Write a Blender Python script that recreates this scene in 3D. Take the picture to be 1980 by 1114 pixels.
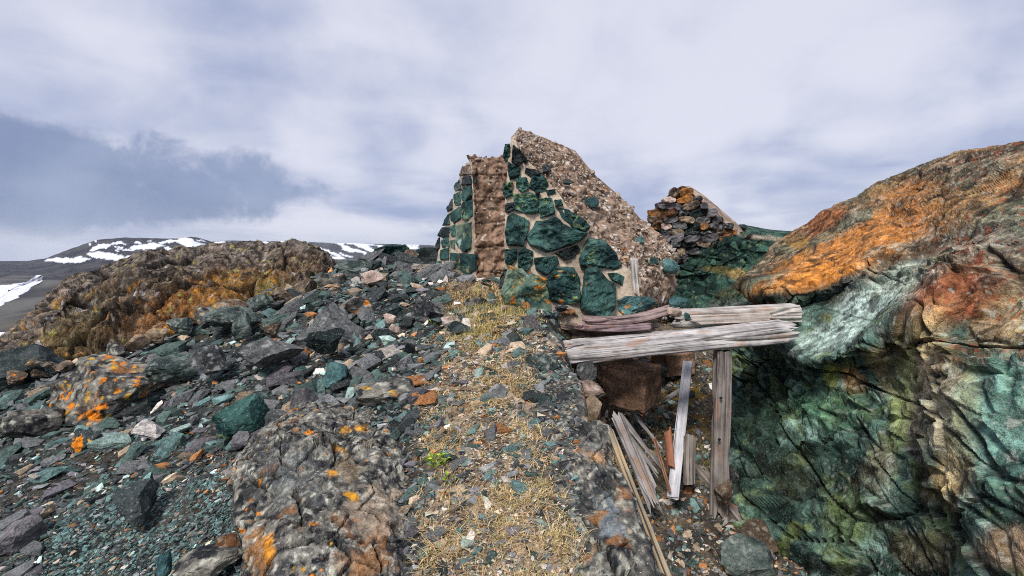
import bpy, bmesh, math, random
import numpy as np
from mathutils import Vector, Matrix

for _o in list(bpy.data.objects):
    bpy.data.objects.remove(_o)
scene = bpy.context.scene
COL = scene.collection

# ------------------------------------------------------------------ camera
F, CX, HY, EYE = 900.0, 990.0, 480.0, 1.6       # focal length / centre / horizon in photo pixels, eye height in m
cam = bpy.data.cameras.new('camera')
cam.sensor_width = 36.0
cam.lens = 36.0 * F / 1980.0
cam.shift_y = -(557.0 - HY) / 1980.0
cam.clip_start, cam.clip_end = 0.05, 60000.0
camo = bpy.data.objects.new('camera', cam)
camo.location = (0, 0, EYE)
camo.rotation_euler = (math.radians(90), 0, 0)
COL.objects.link(camo)
scene.camera = camo

# ------------------------------------------------------------------ light
SUN_EL, SUN_AZ = math.radians(48), math.radians(205)   # azimuth clockwise from +Y (behind the camera, to the left)
sl = bpy.data.lights.new('sun', 'SUN')
sl.energy = 1.5
sl.angle = math.radians(16)
sl.color = (1.0, 0.955, 0.90)
so = bpy.data.objects.new('sun', sl)
_d = Vector((math.sin(SUN_AZ) * math.cos(SUN_EL), math.cos(SUN_AZ) * math.cos(SUN_EL), math.sin(SUN_EL)))
so.rotation_euler = _d.to_track_quat('Z', 'Y').to_euler()
so.location = (-4, -6, 12)
COL.objects.link(so)

scene.view_settings.view_transform = 'Standard'
scene.view_settings.look = 'None'
scene.view_settings.exposure = 1.2
scene.view_settings.gamma = 1.0
scene.view_settings.use_curve_mapping = False
scene.cycles.max_bounces = 6
scene.cycles.diffuse_bounces = 4
scene.cycles.glossy_bounces = 1
scene.cycles.volume_bounces = 1
scene.cycles.use_denoising = False
scene.cycles.filter_width = 1.0


class NT:
    """small node-tree helper"""
    def __init__(s, tree):
        s.t = tree; s.n = tree.nodes; s.l = tree.links; s.n.clear()
    def node(s, typ, **kw):
        n = s.n.new(typ)
        for k, v in kw.items():
            if k in ('inputs',):
                for kk, vv in v.items():
                    if isinstance(vv, bpy.types.NodeSocket): s.l.new(vv, n.inputs[kk])
                    else: n.inputs[kk].default_value = vv
            else: setattr(n, k, v)
        return n
    def put(s, sock, v):
        if isinstance(v, bpy.types.NodeSocket): s.l.new(v, sock)
        else: sock.default_value = v
    def math(s, op, a, b=0.0, c=None, clamp=False):
        n = s.n.new('ShaderNodeMath'); n.operation = op; n.use_clamp = clamp
        s.put(n.inputs[0], a); s.put(n.inputs[1], b)
        if c is not None: s.put(n.inputs[2], c)
        return n.outputs[0]
    def vmath(s, op, a, b):
        n = s.n.new('ShaderNodeVectorMath'); n.operation = op
        s.put(n.inputs[0], a); s.put(n.inputs[1], b)
        return n.outputs[0]
    def mix(s, f, a, b, blend='MIX'):
        n = s.n.new('ShaderNodeMix'); n.data_type = 'RGBA'; n.blend_type = blend
        s.put(n.inputs[0], f)
        for sock, v in ((n.inputs[6], a), (n.inputs[7], b)):
            if isinstance(v, bpy.types.NodeSocket): s.l.new(v, sock)
            else: sock.default_value = tuple(v) + ((1.0,) if len(v) == 3 else ())
        return n.outputs[2]
    def ramp(s, v, lo, hi, a=0.0, b=1.0):
        n = s.n.new('ShaderNodeMapRange'); n.interpolation_type = 'SMOOTHSTEP'
        s.put(n.inputs[0], v)
        for i, x in enumerate((lo, hi, a, b)): n.inputs[i + 1].default_value = x
        return n.outputs[0]
    def noise(s, vec, scale, detail=4, rough=0.55, dist=0.0):
        n = s.n.new('ShaderNodeTexNoise')
        s.put(n.inputs['Vector'], vec)
        n.inputs['Scale'].default_value = scale; n.inputs['Detail'].default_value = detail
        n.inputs['Roughness'].default_value = rough; n.inputs['Distortion'].default_value = dist
        return n.outputs[0]


# ------------------------------------------------------------------ sky (overcast deck over a Nishita sky)
world = bpy.data.worlds.new('World')
scene.world = world
world.use_nodes = True
w = NT(world.node_tree)
sky = w.node('ShaderNodeTexSky', sky_type='NISHITA', sun_disc=False)
sky.sun_elevation = SUN_EL
sky.sun_rotation = SUN_AZ
sky.altitude = 800
tc = w.node('ShaderNodeTexCoord')
sep = w.node('ShaderNodeSeparateXYZ', inputs={0: tc.outputs['Generated']})
dx, dy, dz = sep.outputs
zz = w.math('ADD', w.math('MAXIMUM', dz, 0.0), 0.16)
px_ = w.math('DIVIDE', dx, zz); py_ = w.math('DIVIDE', dy, zz)
cv = w.node('ShaderNodeCombineXYZ', inputs={0: px_, 1: py_, 2: 0.7}).outputs[0]
n_big = w.noise(cv, 0.55, 3, 0.5, 0.35)
n_mid = w.noise(cv, 1.7, 5, 0.55, 0.5)
n_dir = w.noise(tc.outputs['Generated'], 4.2, 5, 0.52, 0.15)
# height of the deck structure: mix of large rolls and fine wisps
den = w.math('ADD', w.math('MULTIPLY', n_big, 0.55), w.math('ADD', w.math('MULTIPLY', n_mid, 0.2), w.math('MULTIPLY', n_dir, 0.3)))
light = w.ramp(den, 0.40, 0.64)
cloud = w.mix(light, (0.36, 0.425, 0.64), (0.765, 0.78, 0.895))
# the dark low bank on the left, a ragged cumulus edge
bx_ = w.math('DIVIDE', w.math('ADD', dx, 0.70), 0.31)
bz_ = w.math('DIVIDE', w.math('SUBTRACT', dz, 0.112), 0.088)
bank = w.math('ADD', w.math('MULTIPLY', bx_, bx_), w.math('MULTIPLY', bz_, bz_))
n_edge = w.noise(tc.outputs['Generated'], 7.5, 6, 0.58, 0.3)
bank = w.math('ADD', bank, w.math('MULTIPLY', w.math('SUBTRACT', n_edge, 0.5), 3.4))
bank = w.ramp(bank, 0.5, 1.1, 1.0, 0.0)
bank = w.math('MULTIPLY', bank, w.ramp(dy, 0.0, 0.3))
inner = w.ramp(n_dir, 0.35, 0.7)
bankcol = w.mix(inner, (0.215, 0.275, 0.455), (0.32, 0.395, 0.585))
cloud = w.mix(w.math('MULTIPLY', bank, 0.86), cloud, bankcol)
# pale band where the deck meets the horizon
band = w.math('MULTIPLY', w.ramp(dz, 0.0, 0.055, 1.0, 0.0), 0.55)
cloud = w.mix(band, cloud, (0.60, 0.655, 0.79))
nis = w.vmath('MULTIPLY', sky.outputs[0], (0.10, 0.10, 0.10))
SKY_GAIN = 0.44
final = w.mix(0.93, nis, cloud)
world.cycles.sampling_method = 'NONE'
bg = w.node('ShaderNodeBackground', inputs={'Color': final, 'Strength': SKY_GAIN})
w.node('ShaderNodeOutputWorld', inputs={'Surface': bg.outputs[0]})

# ------------------------------------------------------------------ numeric helpers
rng = np.random.default_rng(7)
random.seed(7)
_perm = np.random.default_rng(3).permutation(256)
_perm = np.concatenate([_perm, _perm, _perm])
_g = np.random.default_rng(4).normal(size=(256, 3)); _g /= np.linalg.norm(_g, axis=1)[:, None]
_fp = np.random.default_rng(5).random((256, 3))
_fr = np.random.default_rng(6).random((256, 4)) * 2 - 1

def A(*v): return np.array(v, float)

def hidx(i, j, k):
    return _perm[_perm[_perm[i & 255] + (j & 255)] + (k & 255)]

_vr = (np.random.default_rng(8).random(256) * 2 - 1).astype(np.float32)
_pr = np.linalg.qr(np.random.default_rng(9).normal(size=(3, 3)))[0].astype(np.float32)
_pm = _perm.astype(np.int16)
def perlin(p):
    """smooth value noise on a turned lattice, about -1..1"""
    p = np.asarray(p, np.float32) @ _pr
    fl = np.floor(p); i = fl.astype(np.int32) & 255; f = p - fl
    u = f * f * (3 - 2 * f)
    a0 = _pm[i[:, 0]]; a1 = _pm[i[:, 0] + 1]
    y0 = i[:, 1]; z0 = i[:, 2]; vals = []
    for a_ in (a0, a1):
        b0 = _pm[(a_ + y0) & 255]; b1 = _pm[(a_ + y0 + 1) & 255]
        for b_ in (b0, b1):
            v0 = _vr[_pm[(b_ + z0) & 255]]; v1 = _vr[_pm[(b_ + z0 + 1) & 255]]
            vals.append(v0 + (v1 - v0) * u[:, 2])
    x0 = vals[0] + (vals[1] - vals[0]) * u[:, 1]; x1 = vals[2] + (vals[3] - vals[2]) * u[:, 1]
    return (x0 + (x1 - x0) * u[:, 0]).astype(np.float64) * .9

def fbm(p, octv=4, gain=0.5, lac=2.03):
    p = np.asarray(p, float); out = 0; a = 1.0
    for o in range(octv):
        out = out + a * perlin(p + 17.3 * o); a *= gain; p = p * lac
    return out

def voro(p):
    """F1, F2, planar facet value, cell random"""
    p = np.asarray(p, float)
    i = np.floor(p).astype(np.int64)
    n = len(p)
    f1 = np.full(n, 9.0); f2 = np.full(n, 9.0); fac = np.zeros(n); rnd = np.zeros(n)
    for a in (-1, 0, 1):
        for b in (-1, 0, 1):
            for c in (-1, 0, 1):
                h = hidx(i[:, 0] + a, i[:, 1] + b, i[:, 2] + c)
                v = i + (a, b, c) + _fp[h] - p
                d = np.sqrt((v * v).sum(1))
                m = d < f1
                f2 = np.where(m, f1, np.minimum(f2, d))
                r = _fr[h]
                fv = -(v * r[:, :3]).sum(1)
                fac = np.where(m, fv, fac); rnd = np.where(m, r[:, 3], rnd)
                f1 = np.where(m, d, f1)
    return f1, f2, fac, rnd

_rots = [np.linalg.qr(np.random.default_rng(50 + k).normal(size=(3, 3)))[0] for k in range(8)]
def facet(p):
    """piecewise-linear noise: flat facets meeting in sharp creases"""
    i = np.floor(p).astype(np.int64); f = p - i
    o = np.argsort(-f, axis=1); fs = np.take_along_axis(f, o, 1)
    c = i.copy(); ar = np.arange(len(p))
    out = (1 - fs[:, 0]) * _fr[hidx(c[:, 0], c[:, 1], c[:, 2]), 3]
    for k in range(3):
        c[ar, o[:, k]] += 1
        wk = fs[:, k] - (fs[:, k + 1] if k < 2 else 0)
        out += wk * _fr[hidx(c[:, 0], c[:, 1], c[:, 2]), 3]
    return out
def facets(p, octv=3, gain=.5, lac=2.2, seed=0):
    p = np.asarray(p, float); out = 0; a = 1.0
    for k in range(octv):
        out = out + a * facet(p @ _rots[(k + seed) % 8] + 5.7 * k + seed); a *= gain; p = p * lac
    return out

def ss(lo, hi, v):
    t = np.clip((np.asarray(v, float) - lo) / (hi - lo), 0, 1)
    return t * t * (3 - 2 * t)

def mixc(a, b, t):
    t = np.asarray(t)[:, None]
    return np.asarray(a) * (1 - t) + np.asarray(b) * t

def P(px, py, Y):
    """photo pixel at forward distance Y metres -> world point"""
    return np.stack(np.broadcast_arrays((np.asarray(px, float) - CX) / F * Y, np.asarray(Y, float) + 0 * np.asarray(px, float),
                                        EYE - (np.asarray(py, float) - HY) / F * Y), -1)

# ------------------------------------------------------------------ object helpers
def mesh_np(name, verts, faces, cols=None, mat=None, smooth=False):
    verts = np.asarray(verts, np.float32); faces = np.asarray(faces, np.int32)
    k = faces.shape[1]; nf = len(faces)
    me = bpy.data.meshes.new(name)
    me.vertices.add(len(verts)); me.vertices.foreach_set('co', verts.ravel())
    me.loops.add(nf * k); me.loops.foreach_set('vertex_index', faces.ravel())
    me.polygons.add(nf)
    me.polygons.foreach_set('loop_start', np.arange(0, nf * k, k, dtype=np.int32))
    me.polygons.foreach_set('loop_total', np.full(nf, k, np.int32))
    me.polygons.foreach_set('use_smooth', np.full(nf, smooth, bool))
    me.update(calc_edges=True)
    if cols is not None:
        ca = me.color_attributes.new('Col', 'FLOAT_COLOR', 'POINT')
        c4 = np.ones((len(verts), 4), np.float32); c4[:, :3] = np.clip(cols, 0, 1)
        ca.data.foreach_set('color', c4.ravel())
    if mat: me.materials.append(mat)
    return me

def link(name, me, parent=None, label=None, cat=None, group=None, kind=None):
    o = bpy.data.objects.new(name, me)
    COL.objects.link(o)
    if parent is not None: o.parent = parent
    if label: o['label'] = label
    if cat: o['category'] = cat
    if group: o['group'] = group
    if kind: o['kind'] = kind
    return o

def empty(name, loc, label, cat, group=None):
    o = link(name, None, None, label, cat, group)
    o.empty_display_size = 0.2
    o.location = loc
    return o

def child(name, me, parent, kind=None, label=None):
    """part built in world coordinates under an unrotated thing"""
    o = link(name, me, parent, label=label, kind=kind)
    o.matrix_parent_inverse = Matrix.Translation(-parent.location)
    return o

def grid_faces(nr, nc, closed=False):
    r = np.arange(nr - 1)[:, None]; c = np.arange(nc if closed else nc - 1)[None, :]
    c2 = (c + 1) % nc
    q = np.stack([r * nc + c, r * nc + c2, (r + 1) * nc + c2, (r + 1) * nc + c], -1)
    return q.reshape(-1, 4)

def grid_normals(g):
    du = np.gradient(g, axis=1); dv = np.gradient(g, axis=0)
    n = np.cross(du, dv)
    n /= np.linalg.norm(n, axis=2)[:, :, None] + 1e-12
    return n

def crom(n_ctrl, n_out):
    """Catmull-Rom weights n_out x n_ctrl"""
    W = np.zeros((n_out, n_ctrl))
    t = np.linspace(0, n_ctrl - 1 - 1e-6, n_out)
    i = np.floor(t).astype(int); f = t - i
    for k, wgt in enumerate((-.5 * f + f * f - .5 * f ** 3, 1 - 2.5 * f * f + 1.5 * f ** 3, .5 * f + 2 * f * f - 1.5 * f ** 3, -.5 * f * f + .5 * f ** 3)):
        j = np.clip(i + k - 1, 0, n_ctrl - 1)
        np.add.at(W, (np.arange(n_out), j), wgt)
    return W

def lin_curve(pts, n):
    """resample a polyline (k x d) by index to n points"""
    pts = np.asarray(pts, float)
    t = np.linspace(0, len(pts) - 1, n)
    return np.stack([np.interp(t, np.arange(len(pts)), pts[:, d]) for d in range(pts.shape[1])], 1)

_ico = {}
def ico(level):
    if level not in _ico:
        bm = bmesh.new(); bmesh.ops.create_icosphere(bm, subdivisions=level, radius=1.0)
        v = np.array([x.co[:] for x in bm.verts]); f = np.array([[y.index for y in x.verts] for x in bm.faces])
        bm.free(); _ico[level] = (v, f)
    return _ico[level]

# ------------------------------------------------------------------ materials
def mat_rock(name, src='attr', rough=0.82, fine=1.0, bump=0.5, speck=0.35, scale=1.0, spec=0.10):
    m = bpy.data.materials.new(name); m.use_nodes = True
    t = NT(m.node_tree)
    tcn = t.node('ShaderNodeTexCoord')
    oi = t.node('ShaderNodeObjectInfo')
    if src == 'attr':
        base = t.node('ShaderNodeAttribute', attribute_name='Col').outputs['Color']
        vec = tcn.outputs['Object']
    else:
        base = oi.outputs['Color']
        vec = t.vmath('ADD', tcn.outputs['Object'], t.node('ShaderNodeCombineXYZ', inputs={0: t.math('MULTIPLY', oi.outputs['Random'], 37.0), 1: oi.outputs['Random'], 2: 0.0}).outputs[0])
    n1 = t.noise(vec, 24 * scale, 3, 0.65)
    n2 = t.noise(vec, 110 * scale, 2, 0.7)
    n3 = t.noise(vec, 55 * scale, 2, 0.6)
    g = t.math('ADD', t.math('MULTIPLY', t.ramp(n1, 0.3, 0.72, 0.45, 1.55), 0.6), t.math('MULTIPLY', t.ramp(n2, 0.3, 0.7, 0.35, 1.65), 0.4))
    g = t.math('ADD', t.math('MULTIPLY', t.math('SUBTRACT', g, 1.0), fine), 1.0)
    gc = t.node('ShaderNodeCombineXYZ', inputs={0: g, 1: g, 2: g}).outputs[0]
    col = t.vmath('MULTIPLY', base, gc)
    # fine crustose lichen freckles
    sp = t.math('MULTIPLY', t.ramp(n3, 0.60, 0.68), speck)
    col = t.mix(sp, col, (0.36, 0.355, 0.31))
    bs = t.node('ShaderNodeBsdfPrincipled')
    t.put(bs.inputs['Base Color'], col)
    t.put(bs.inputs['Roughness'], t.ramp(n2, 0.3, 0.7, rough - 0.14, rough + 0.12))
    bs.inputs['Specular IOR Level'].default_value = spec
    h = t.math('ADD', t.math('MULTIPLY', n1, 1.0), t.math('MULTIPLY', n2, 0.45))
    b = t.node('ShaderNodeBump', inputs={'Strength': bump, 'Distance': 0.03 / scale, 'Height': h})
    t.put(bs.inputs['Normal'], b.outputs[0])
    t.node('ShaderNodeOutputMaterial', inputs={'Surface': bs.outputs[0]})
    return m

def mat_plain(name, rough=0.8, src='attr'):
    m = bpy.data.materials.new(name); m.use_nodes = True
    t = NT(m.node_tree)
    if src == 'attr': base = t.node('ShaderNodeAttribute', attribute_name='Col').outputs['Color']
    else: base = t.node('ShaderNodeObjectInfo').outputs['Color']
    n = t.noise(t.node('ShaderNodeTexCoord').outputs['Object'], 60, 3, 0.6)
    g = t.ramp(n, 0.3, 0.7, 0.7, 1.3)
    col = t.vmath('MULTIPLY', base, t.node('ShaderNodeCombineXYZ', inputs={0: g, 1: g, 2: g}).outputs[0])
    bs = t.node('ShaderNodeBsdfPrincipled', inputs={'Base Color': col, 'Roughness': rough})
    bs.inputs['Specular IOR Level'].default_value = 0.2
    t.node('ShaderNodeOutputMaterial', inputs={'Surface': bs.outputs[0]})
    return m

def mat_wood(name, dark, lite, rust=0.0):
    m = bpy.data.materials.new(name); m.use_nodes = True
    t = NT(m.node_tree)
    tcn = t.node('ShaderNodeTexCoord'); oi = t.node('ShaderNodeObjectInfo')
    off = t.node('ShaderNodeCombineXYZ', inputs={0: t.math('MULTIPLY', oi.outputs['Random'], 91.0), 1: 0.0, 2: t.math('MULTIPLY', oi.outputs['Random'], 13.0)}).outputs[0]
    v = t.vmath('ADD', tcn.outputs['Object'], off)
    vg = t.vmath('MULTIPLY', v, (1.1, 42.0, 42.0))
    vf = t.vmath('MULTIPLY', v, (3.0, 170.0, 170.0))
    g1 = t.noise(vg, 1.0, 5, 0.6, 0.5); g2 = t.noise(vf, 1.0, 4, 0.6, 0.3); st = t.noise(v, 5.0, 5, 0.6)
    att = t.node('ShaderNodeAttribute', attribute_name='Col').outputs['Color']
    f = t.math('ADD', t.math('MULTIPLY', g1, 0.62), t.math('MULTIPLY', g2, 0.38))
    f = t.math('ADD', t.math('MULTIPLY', f, 0.6), t.math('MULTIPLY', st, 0.4))
    col = t.mix(t.ramp(f, 0.32, 0.60), dark, lite)
    col = t.vmath('MULTIPLY', col, att)
    crack = t.ramp(g1, 0.32, 0.40, 1.0, 0.0)
    col = t.mix(t.math('MULTIPLY', crack, 0.85), col, (0.025, 0.02, 0.02))
    g4 = t.noise(t.vmath('MULTIPLY', v, (0.7, 75.0, 75.0)), 1.0, 2, 0.5, 0.25)
    col = t.mix(t.math('MULTIPLY', t.ramp(g4, 0.29, 0.36, 1.0, 0.0), 0.9), col, (0.03, 0.025, 0.022))
    if rust > 0:
        r = t.math('MULTIPLY', t.ramp(t.noise(t.vmath('MULTIPLY', v, (3.0, 9.0, 9.0)), 1.0, 4, 0.6), 0.56, 0.66), rust)
        col = t.mix(r, col, (0.42, 0.17, 0.05))
    bs = t.node('ShaderNodeBsdfPrincipled', inputs={'Base Color': col, 'Roughness': 0.85})
    bs.inputs['Specular IOR Level'].default_value = 0.15
    b = t.node('ShaderNodeBump', inputs={'Strength': 0.7, 'Distance': 0.012, 'Height': f})
    t.put(bs.inputs['Normal'], b.outputs[0])
    t.node('ShaderNodeOutputMaterial', inputs={'Surface': bs.outputs[0]})
    return m

M_ROCK = mat_rock('lichened_rock')
M_CLIFF = mat_rock('cliff_rock', bump=0.7, speck=0.25, fine=1.1)
M_GROUND = mat_rock('stony_soil', bump=0.6, speck=0.2, fine=1.1)
M_JADE = mat_rock('green_wall_stone', rough=0.62, bump=0.35, speck=0.06, fine=0.9, spec=0.22)
M_CONC = mat_rock('weathered_concrete', rough=0.9, bump=0.7, speck=0.12, fine=0.9)
M_MORTAR = mat_rock('lime_mortar', rough=0.92, bump=0.45, speck=0.0, fine=0.55)
M_SCREE = mat_rock('scree_stone', src='object', rough=0.75, speck=0.40, bump=0.5, fine=1.3, scale=.45)
M_GRAVEL = mat_rock('gravel_stone', rough=0.75, speck=0.28, bump=0.3, fine=1.0)
M_FAR = mat_plain('far_fell', 0.9)
M_GRASS = mat_plain('dry_grass', 0.75)
M_LEAF = mat_plain('green_leaf', 0.5)
M_WOODG = mat_wood('silver_grey_wood', (0.11, 0.098, 0.09), (0.56, 0.53, 0.49), 0.4)
M_WOODP = mat_wood('pale_plank_wood', (0.28, 0.275, 0.28), (0.60, 0.59, 0.59), 0.0)
M_WOODB = mat_wood('brown_grey_wood', (0.06, 0.052, 0.045), (0.31, 0.275, 0.24), 0.3)
M_WOODO = mat_wood('ochre_teal_wood', (0.10, 0.13, 0.125), (0.46, 0.34, 0.20), 0.5)
M_WOODR = mat_wood('red_rotten_wood', (0.10, 0.05, 0.03), (0.38, 0.20, 0.12), 0.4)
M_WOODV = mat_wood('purple_brown_wood', (0.07, 0.05, 0.055), (0.36, 0.28, 0.27), 0.3)
M_IRON = mat_plain('rusty_iron', 0.7, 'object')

# ------------------------------------------------------------------ rock colours (painted per vertex, in metres)
def colour(p, kind, seed=0.0, lich=0.0):
    p = np.asarray(p, float) + seed * 3.71
    n1 = fbm(p * 3.2, 4); n2 = fbm(p * 11 + 5, 3); n3 = perlin(p * 34 + 9)
    if kind == 'green':
        c = mixc((.011, .034, .034), (.042, .108, .094), ss(-.5, .6, n1))
        c = mixc(c, (.10, .195, .155), ss(.15, .8, n2) * .75)
        v = (1 - ss(.0, .07, np.abs(fbm(p * 3.3 + 7, 3)))) * ss(.0, .4, perlin(p * 2.6 + 31))
        c = mixc(c, (.27, .36, .13), v * .85)
    elif kind == 'jade_pale':
        c = mixc((.018, .055, .05), (.15, .22, .155), ss(-.4, .5, n1 + .4 * n2))
        c = mixc(c, (.17, .18, .075), ss(.1, .7, n2) * .6)
        c = mixc(c, (.38, .50, .42), ss(.35, .6, fbm(p * 6 + 3, 3)) * .8)
    elif kind == 'mint':
        c = mixc((.20, .31, .27), (.42, .55, .48), ss(-.3, .4, n1))
    elif kind == 'teal':
        c = mixc((.035, .085, .09), (.11, .22, .21), ss(-.3, .4, n1))
    elif kind == 'grey':
        c = mixc((.036, .040, .042), (.130, .135, .131), ss(-.4, .5, n1 + .4 * n2))
        c = mixc(c, (.36, .36, .35), ss(.28, .5, n3) * .55)
    elif kind == 'greengrey':
        c = mixc((.030, .045, .042), (.115, .145, .130), ss(-.4, .5, n1 + .4 * n2))
        c = mixc(c, (.33, .34, .29), ss(.30, .5, n3) * .5)
    elif kind == 'dark':
        c = mixc((.014, .022, .022), (.05, .062, .062), ss(-.4, .5, n1 + .3 * n2))
    elif kind == 'brown':
        c = mixc((.085, .06, .042), (.27, .195, .13), ss(-.4, .5, n1 + .4 * n2))
        c = mixc(c, (.40, .37, .30), ss(.25, .5, n3) * .5)
    elif kind == 'rust':
        c = mixc((.12, .055, .025), (.40, .17, .045), ss(-.4, .4, n1 + .3 * n2))
        c = mixc(c, (.30, .26, .20), ss(.25, .5, n3) * .4)
    elif kind == 'pink':
        c = mixc((.22, .16, .13), (.52, .40, .33), ss(-.4, .4, n1 + .4 * n2))
    elif kind == 'quartz':
        c = mixc((.38, .34, .31), (.66, .62, .58), ss(-.4, .4, n1))
    elif kind == 'purple':
        c = mixc((.058, .056, .062), (.165, .155, .16), ss(-.4, .4, n1))
    elif kind == 'mottled':
        n5 = fbm(p * 24 + 3, 3)
        c = mixc((.045, .046, .046), (.22, .205, .17), ss(-.6, .6, .5 * n1 + .7 * n2 + .5 * n5))
        c = mixc(c, (.50, .50, .40), ss(.30, .55, n5) * .65)
        c = mixc(c, (.012, .014, .018), ss(.22, .42, fbm(p * 14 + 71, 3)) * .9)
        c = mixc(c, (.30, .125, .035), ss(.50, .85, fbm(p * 3.7 + 41, 3)) * .7)
    elif kind == 'concrete':
        c = mixc((.18, .135, .105), (.46, .355, .28), ss(-.6, .6, n1 + .6 * n2))
    elif kind == 'mortar':
        c = mixc((.36, .29, .215), (.58, .48, .365), ss(-.5, .5, n1 + .4 * n2))
    else:
        raise ValueError(kind)
    if lich > 0:
        a = fbm(p * 15 + 13, 3) + .25 * n1
        th = .98 - .62 * lich
        c = mixc(c, (.66, .21, .015), ss(th, th + .05, a))
        c = mixc(c, (.62, .34, .03), ss(th + .10, th + .15, fbm(p * 17 + 57, 3) + .2 * n2) * .85)
    return c

def rock_geo(level, dims, seed, cuts=11, rough=.05, facet_amp=.05, tight=(.5, .9), planes=()):
    """angular boulder: a sphere cut by planes, then broken up; centred on its middle"""
    r = np.random.default_rng(seed)
    v, f = ico(level); v = v.copy()
    for kk in range(cuts + len(planes)):
        n = r.normal(size=3); d = r.uniform(*tight)
        if kk >= cuts: n = np.array(planes[kk - cuts][:3], float); d = planes[kk - cuts][3]
        n /= np.linalg.norm(n)
        s = v @ n - d
        v -= np.where(s > 0, s, 0)[:, None] * n
    v /= np.abs(v).max(0)
    nrm = v / (np.linalg.norm(v, axis=1)[:, None] + 1e-9)
    q = v + seed * 1.37
    if level > 2:
        dsp = facet_amp * 2.4 * facets(q * 1.7, 4 if level > 3 else 2, .5, 2.2, seed % 8) + rough * .6 * fbm(q * 2.2, 2)
        if level > 3: dsp += rough * .35 * fbm(q * 9, 2)
    else:
        dsp = rough * perlin(q * 2.3)
    v = v + nrm * dsp[:, None]
    v = v * np.asarray(dims) / 2
    return v, f

def rotz(v, a):
    c, s = math.cos(a), math.sin(a)
    return v @ np.array([[c, s, 0], [-s, c, 0], [0, 0, 1]])

# ================================================================== GROUND
_tp = [  # (px, py, Y) seen ground points
 (950,1114,1.9),(950,950,2.37),(950,800,3.06),(960,700,3.81),(980,640,4.48),(1000,606,5.0),(900,565,5.7),(900,535,6.6),(940,530,7.2),
 (780,1114,1.93),(780,950,2.45),(780,800,3.15),(800,700,3.95),(800,640,4.7),(790,590,5.5),(780,540,6.7),(790,512,7.7),
 (600,1114,2.02),(600,950,2.6),(600,820,3.3),(600,730,4.05),(600,670,4.7),(600,600,5.7),(640,540,7.2),(700,510,8.2),
 (300,1114,2.3),(300,950,2.95),(300,830,3.7),(300,740,4.5),(300,690,5.1),(330,640,5.9),
 (0,1114,2.5),(0,950,3.1),(0,850,3.8),(-40,790,4.4),(1100,1050,2.0),(1150,850,2.8),(1080,720,3.65),(1060,660,4.3)]
_tp3 = [tuple(P(*a)) for a in _tp] + [(-.6,.4,-.02),(.5,.4,.0),(-2.4,.5,-.45),(-4.5,1.5,-.75),(-6.5,3.2,-.9),(-7.5,5.5,-.7),(-5.3,6.5,.3),(-7,9,.3),(-4,9.5,.75),
 (-2.5,10.5,.85),(0,10.5,1.0),(1,7.5,1.05),(3,11,1.1),(6,12,1.1),(-9,13,-.8),(0,16,-.2),(6,17,.2),(-5,16,-.6),(.6,6,.95),(8,6,1),(8,1,.5),(4,-.5,.2)]
_tp3 = np.array(_tp3, float)
def _U(r2): return np.where(r2 > 1e-12, r2 * np.log(np.maximum(r2, 1e-12)) * .5, 0)
def _tps():
    x = _tp3[:, :2]; n = len(x)
    K = _U(((x[:, None] - x[None]) ** 2).sum(2)) + np.eye(n) * .02
    Q = np.hstack([np.ones((n, 1)), x])
    Lm = np.vstack([np.hstack([K, Q]), np.hstack([Q.T, np.zeros((3, 3))])])
    return np.linalg.solve(Lm, np.concatenate([_tp3[:, 2], np.zeros(3)]))
_tw = _tps()
def tps(x, y):
    out = np.empty(len(x))
    for s in range(0, len(x), 60000):
        xx = np.stack([x[s:s + 60000], y[s:s + 60000]], 1)
        out[s:s + 60000] = _U(((xx[:, None] - _tp3[None, :, :2]) ** 2).sum(2)) @ _tw[:-3] + _tw[-3] + xx @ _tw[-2:]
    return out

def edge_x(y):      # lip of the trench on the ridge's right
    return np.interp(y, [0, 1.5, 2.8, 3.3, 4.0, 4.8, 6, 7.5, 9, 12], [.66, .62, .60, .56, .44, .36, .75, 1.2, 1.6, 2.2])

def floor_z(y):
    return np.interp(y, [0, 3, 4, 4.8, 5.5, 6.2, 7.3, 9, 11, 14], [-1.45, -1.35, -1.22, -1.09, -.80, -.50, -.15, .3, .9, .6])

def ground_parts(x, y, detail=True):
    g = tps(x, y)
    p = np.stack([x, y, 0 * x], 1)
    ex = edge_x(y) + .07 * perlin(p * 2.3 + 3) + .03 * perlin(p * 8)
    tr = ss(-.04, .16 + .5 * ss(3.3, 4.3, y), x - ex)
    fl = floor_z(y) + .10 * fbm(p * 1.6 + 8, 3) + .12 * (1 - ss(0, .45, x - ex))
    bump = .045 * fbm(p * 1.7, 4) + (.02 * fbm(p * 7 + 4, 3) if detail else 0)
    return g + bump, fl + (.02 * fbm(p * 9, 3) if detail else 0), tr

def ground_z(x, y, detail=True):
    g, fl, tr = ground_parts(np.asarray(x, float), np.asarray(y, float), detail)
    return g * (1 - tr) + fl * tr

def ridge_mask(x, y):   # the tan grassy crest
    c = np.interp(y, [0, 2, 3, 4, 5, 6.5], [-.04, -.07, -.18, -.2, -.3, -.5])
    wd = np.interp(y, [0, 2, 3, 4, 5, 6.5], [.38, .36, .40, .48, .5, .45])
    p = np.stack([x, y, 0 * x], 1)
    return 1 - ss(.45, 1.15, np.abs(x - c) / wd + .35 * fbm(p * 2.1 + 2, 3))

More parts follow.
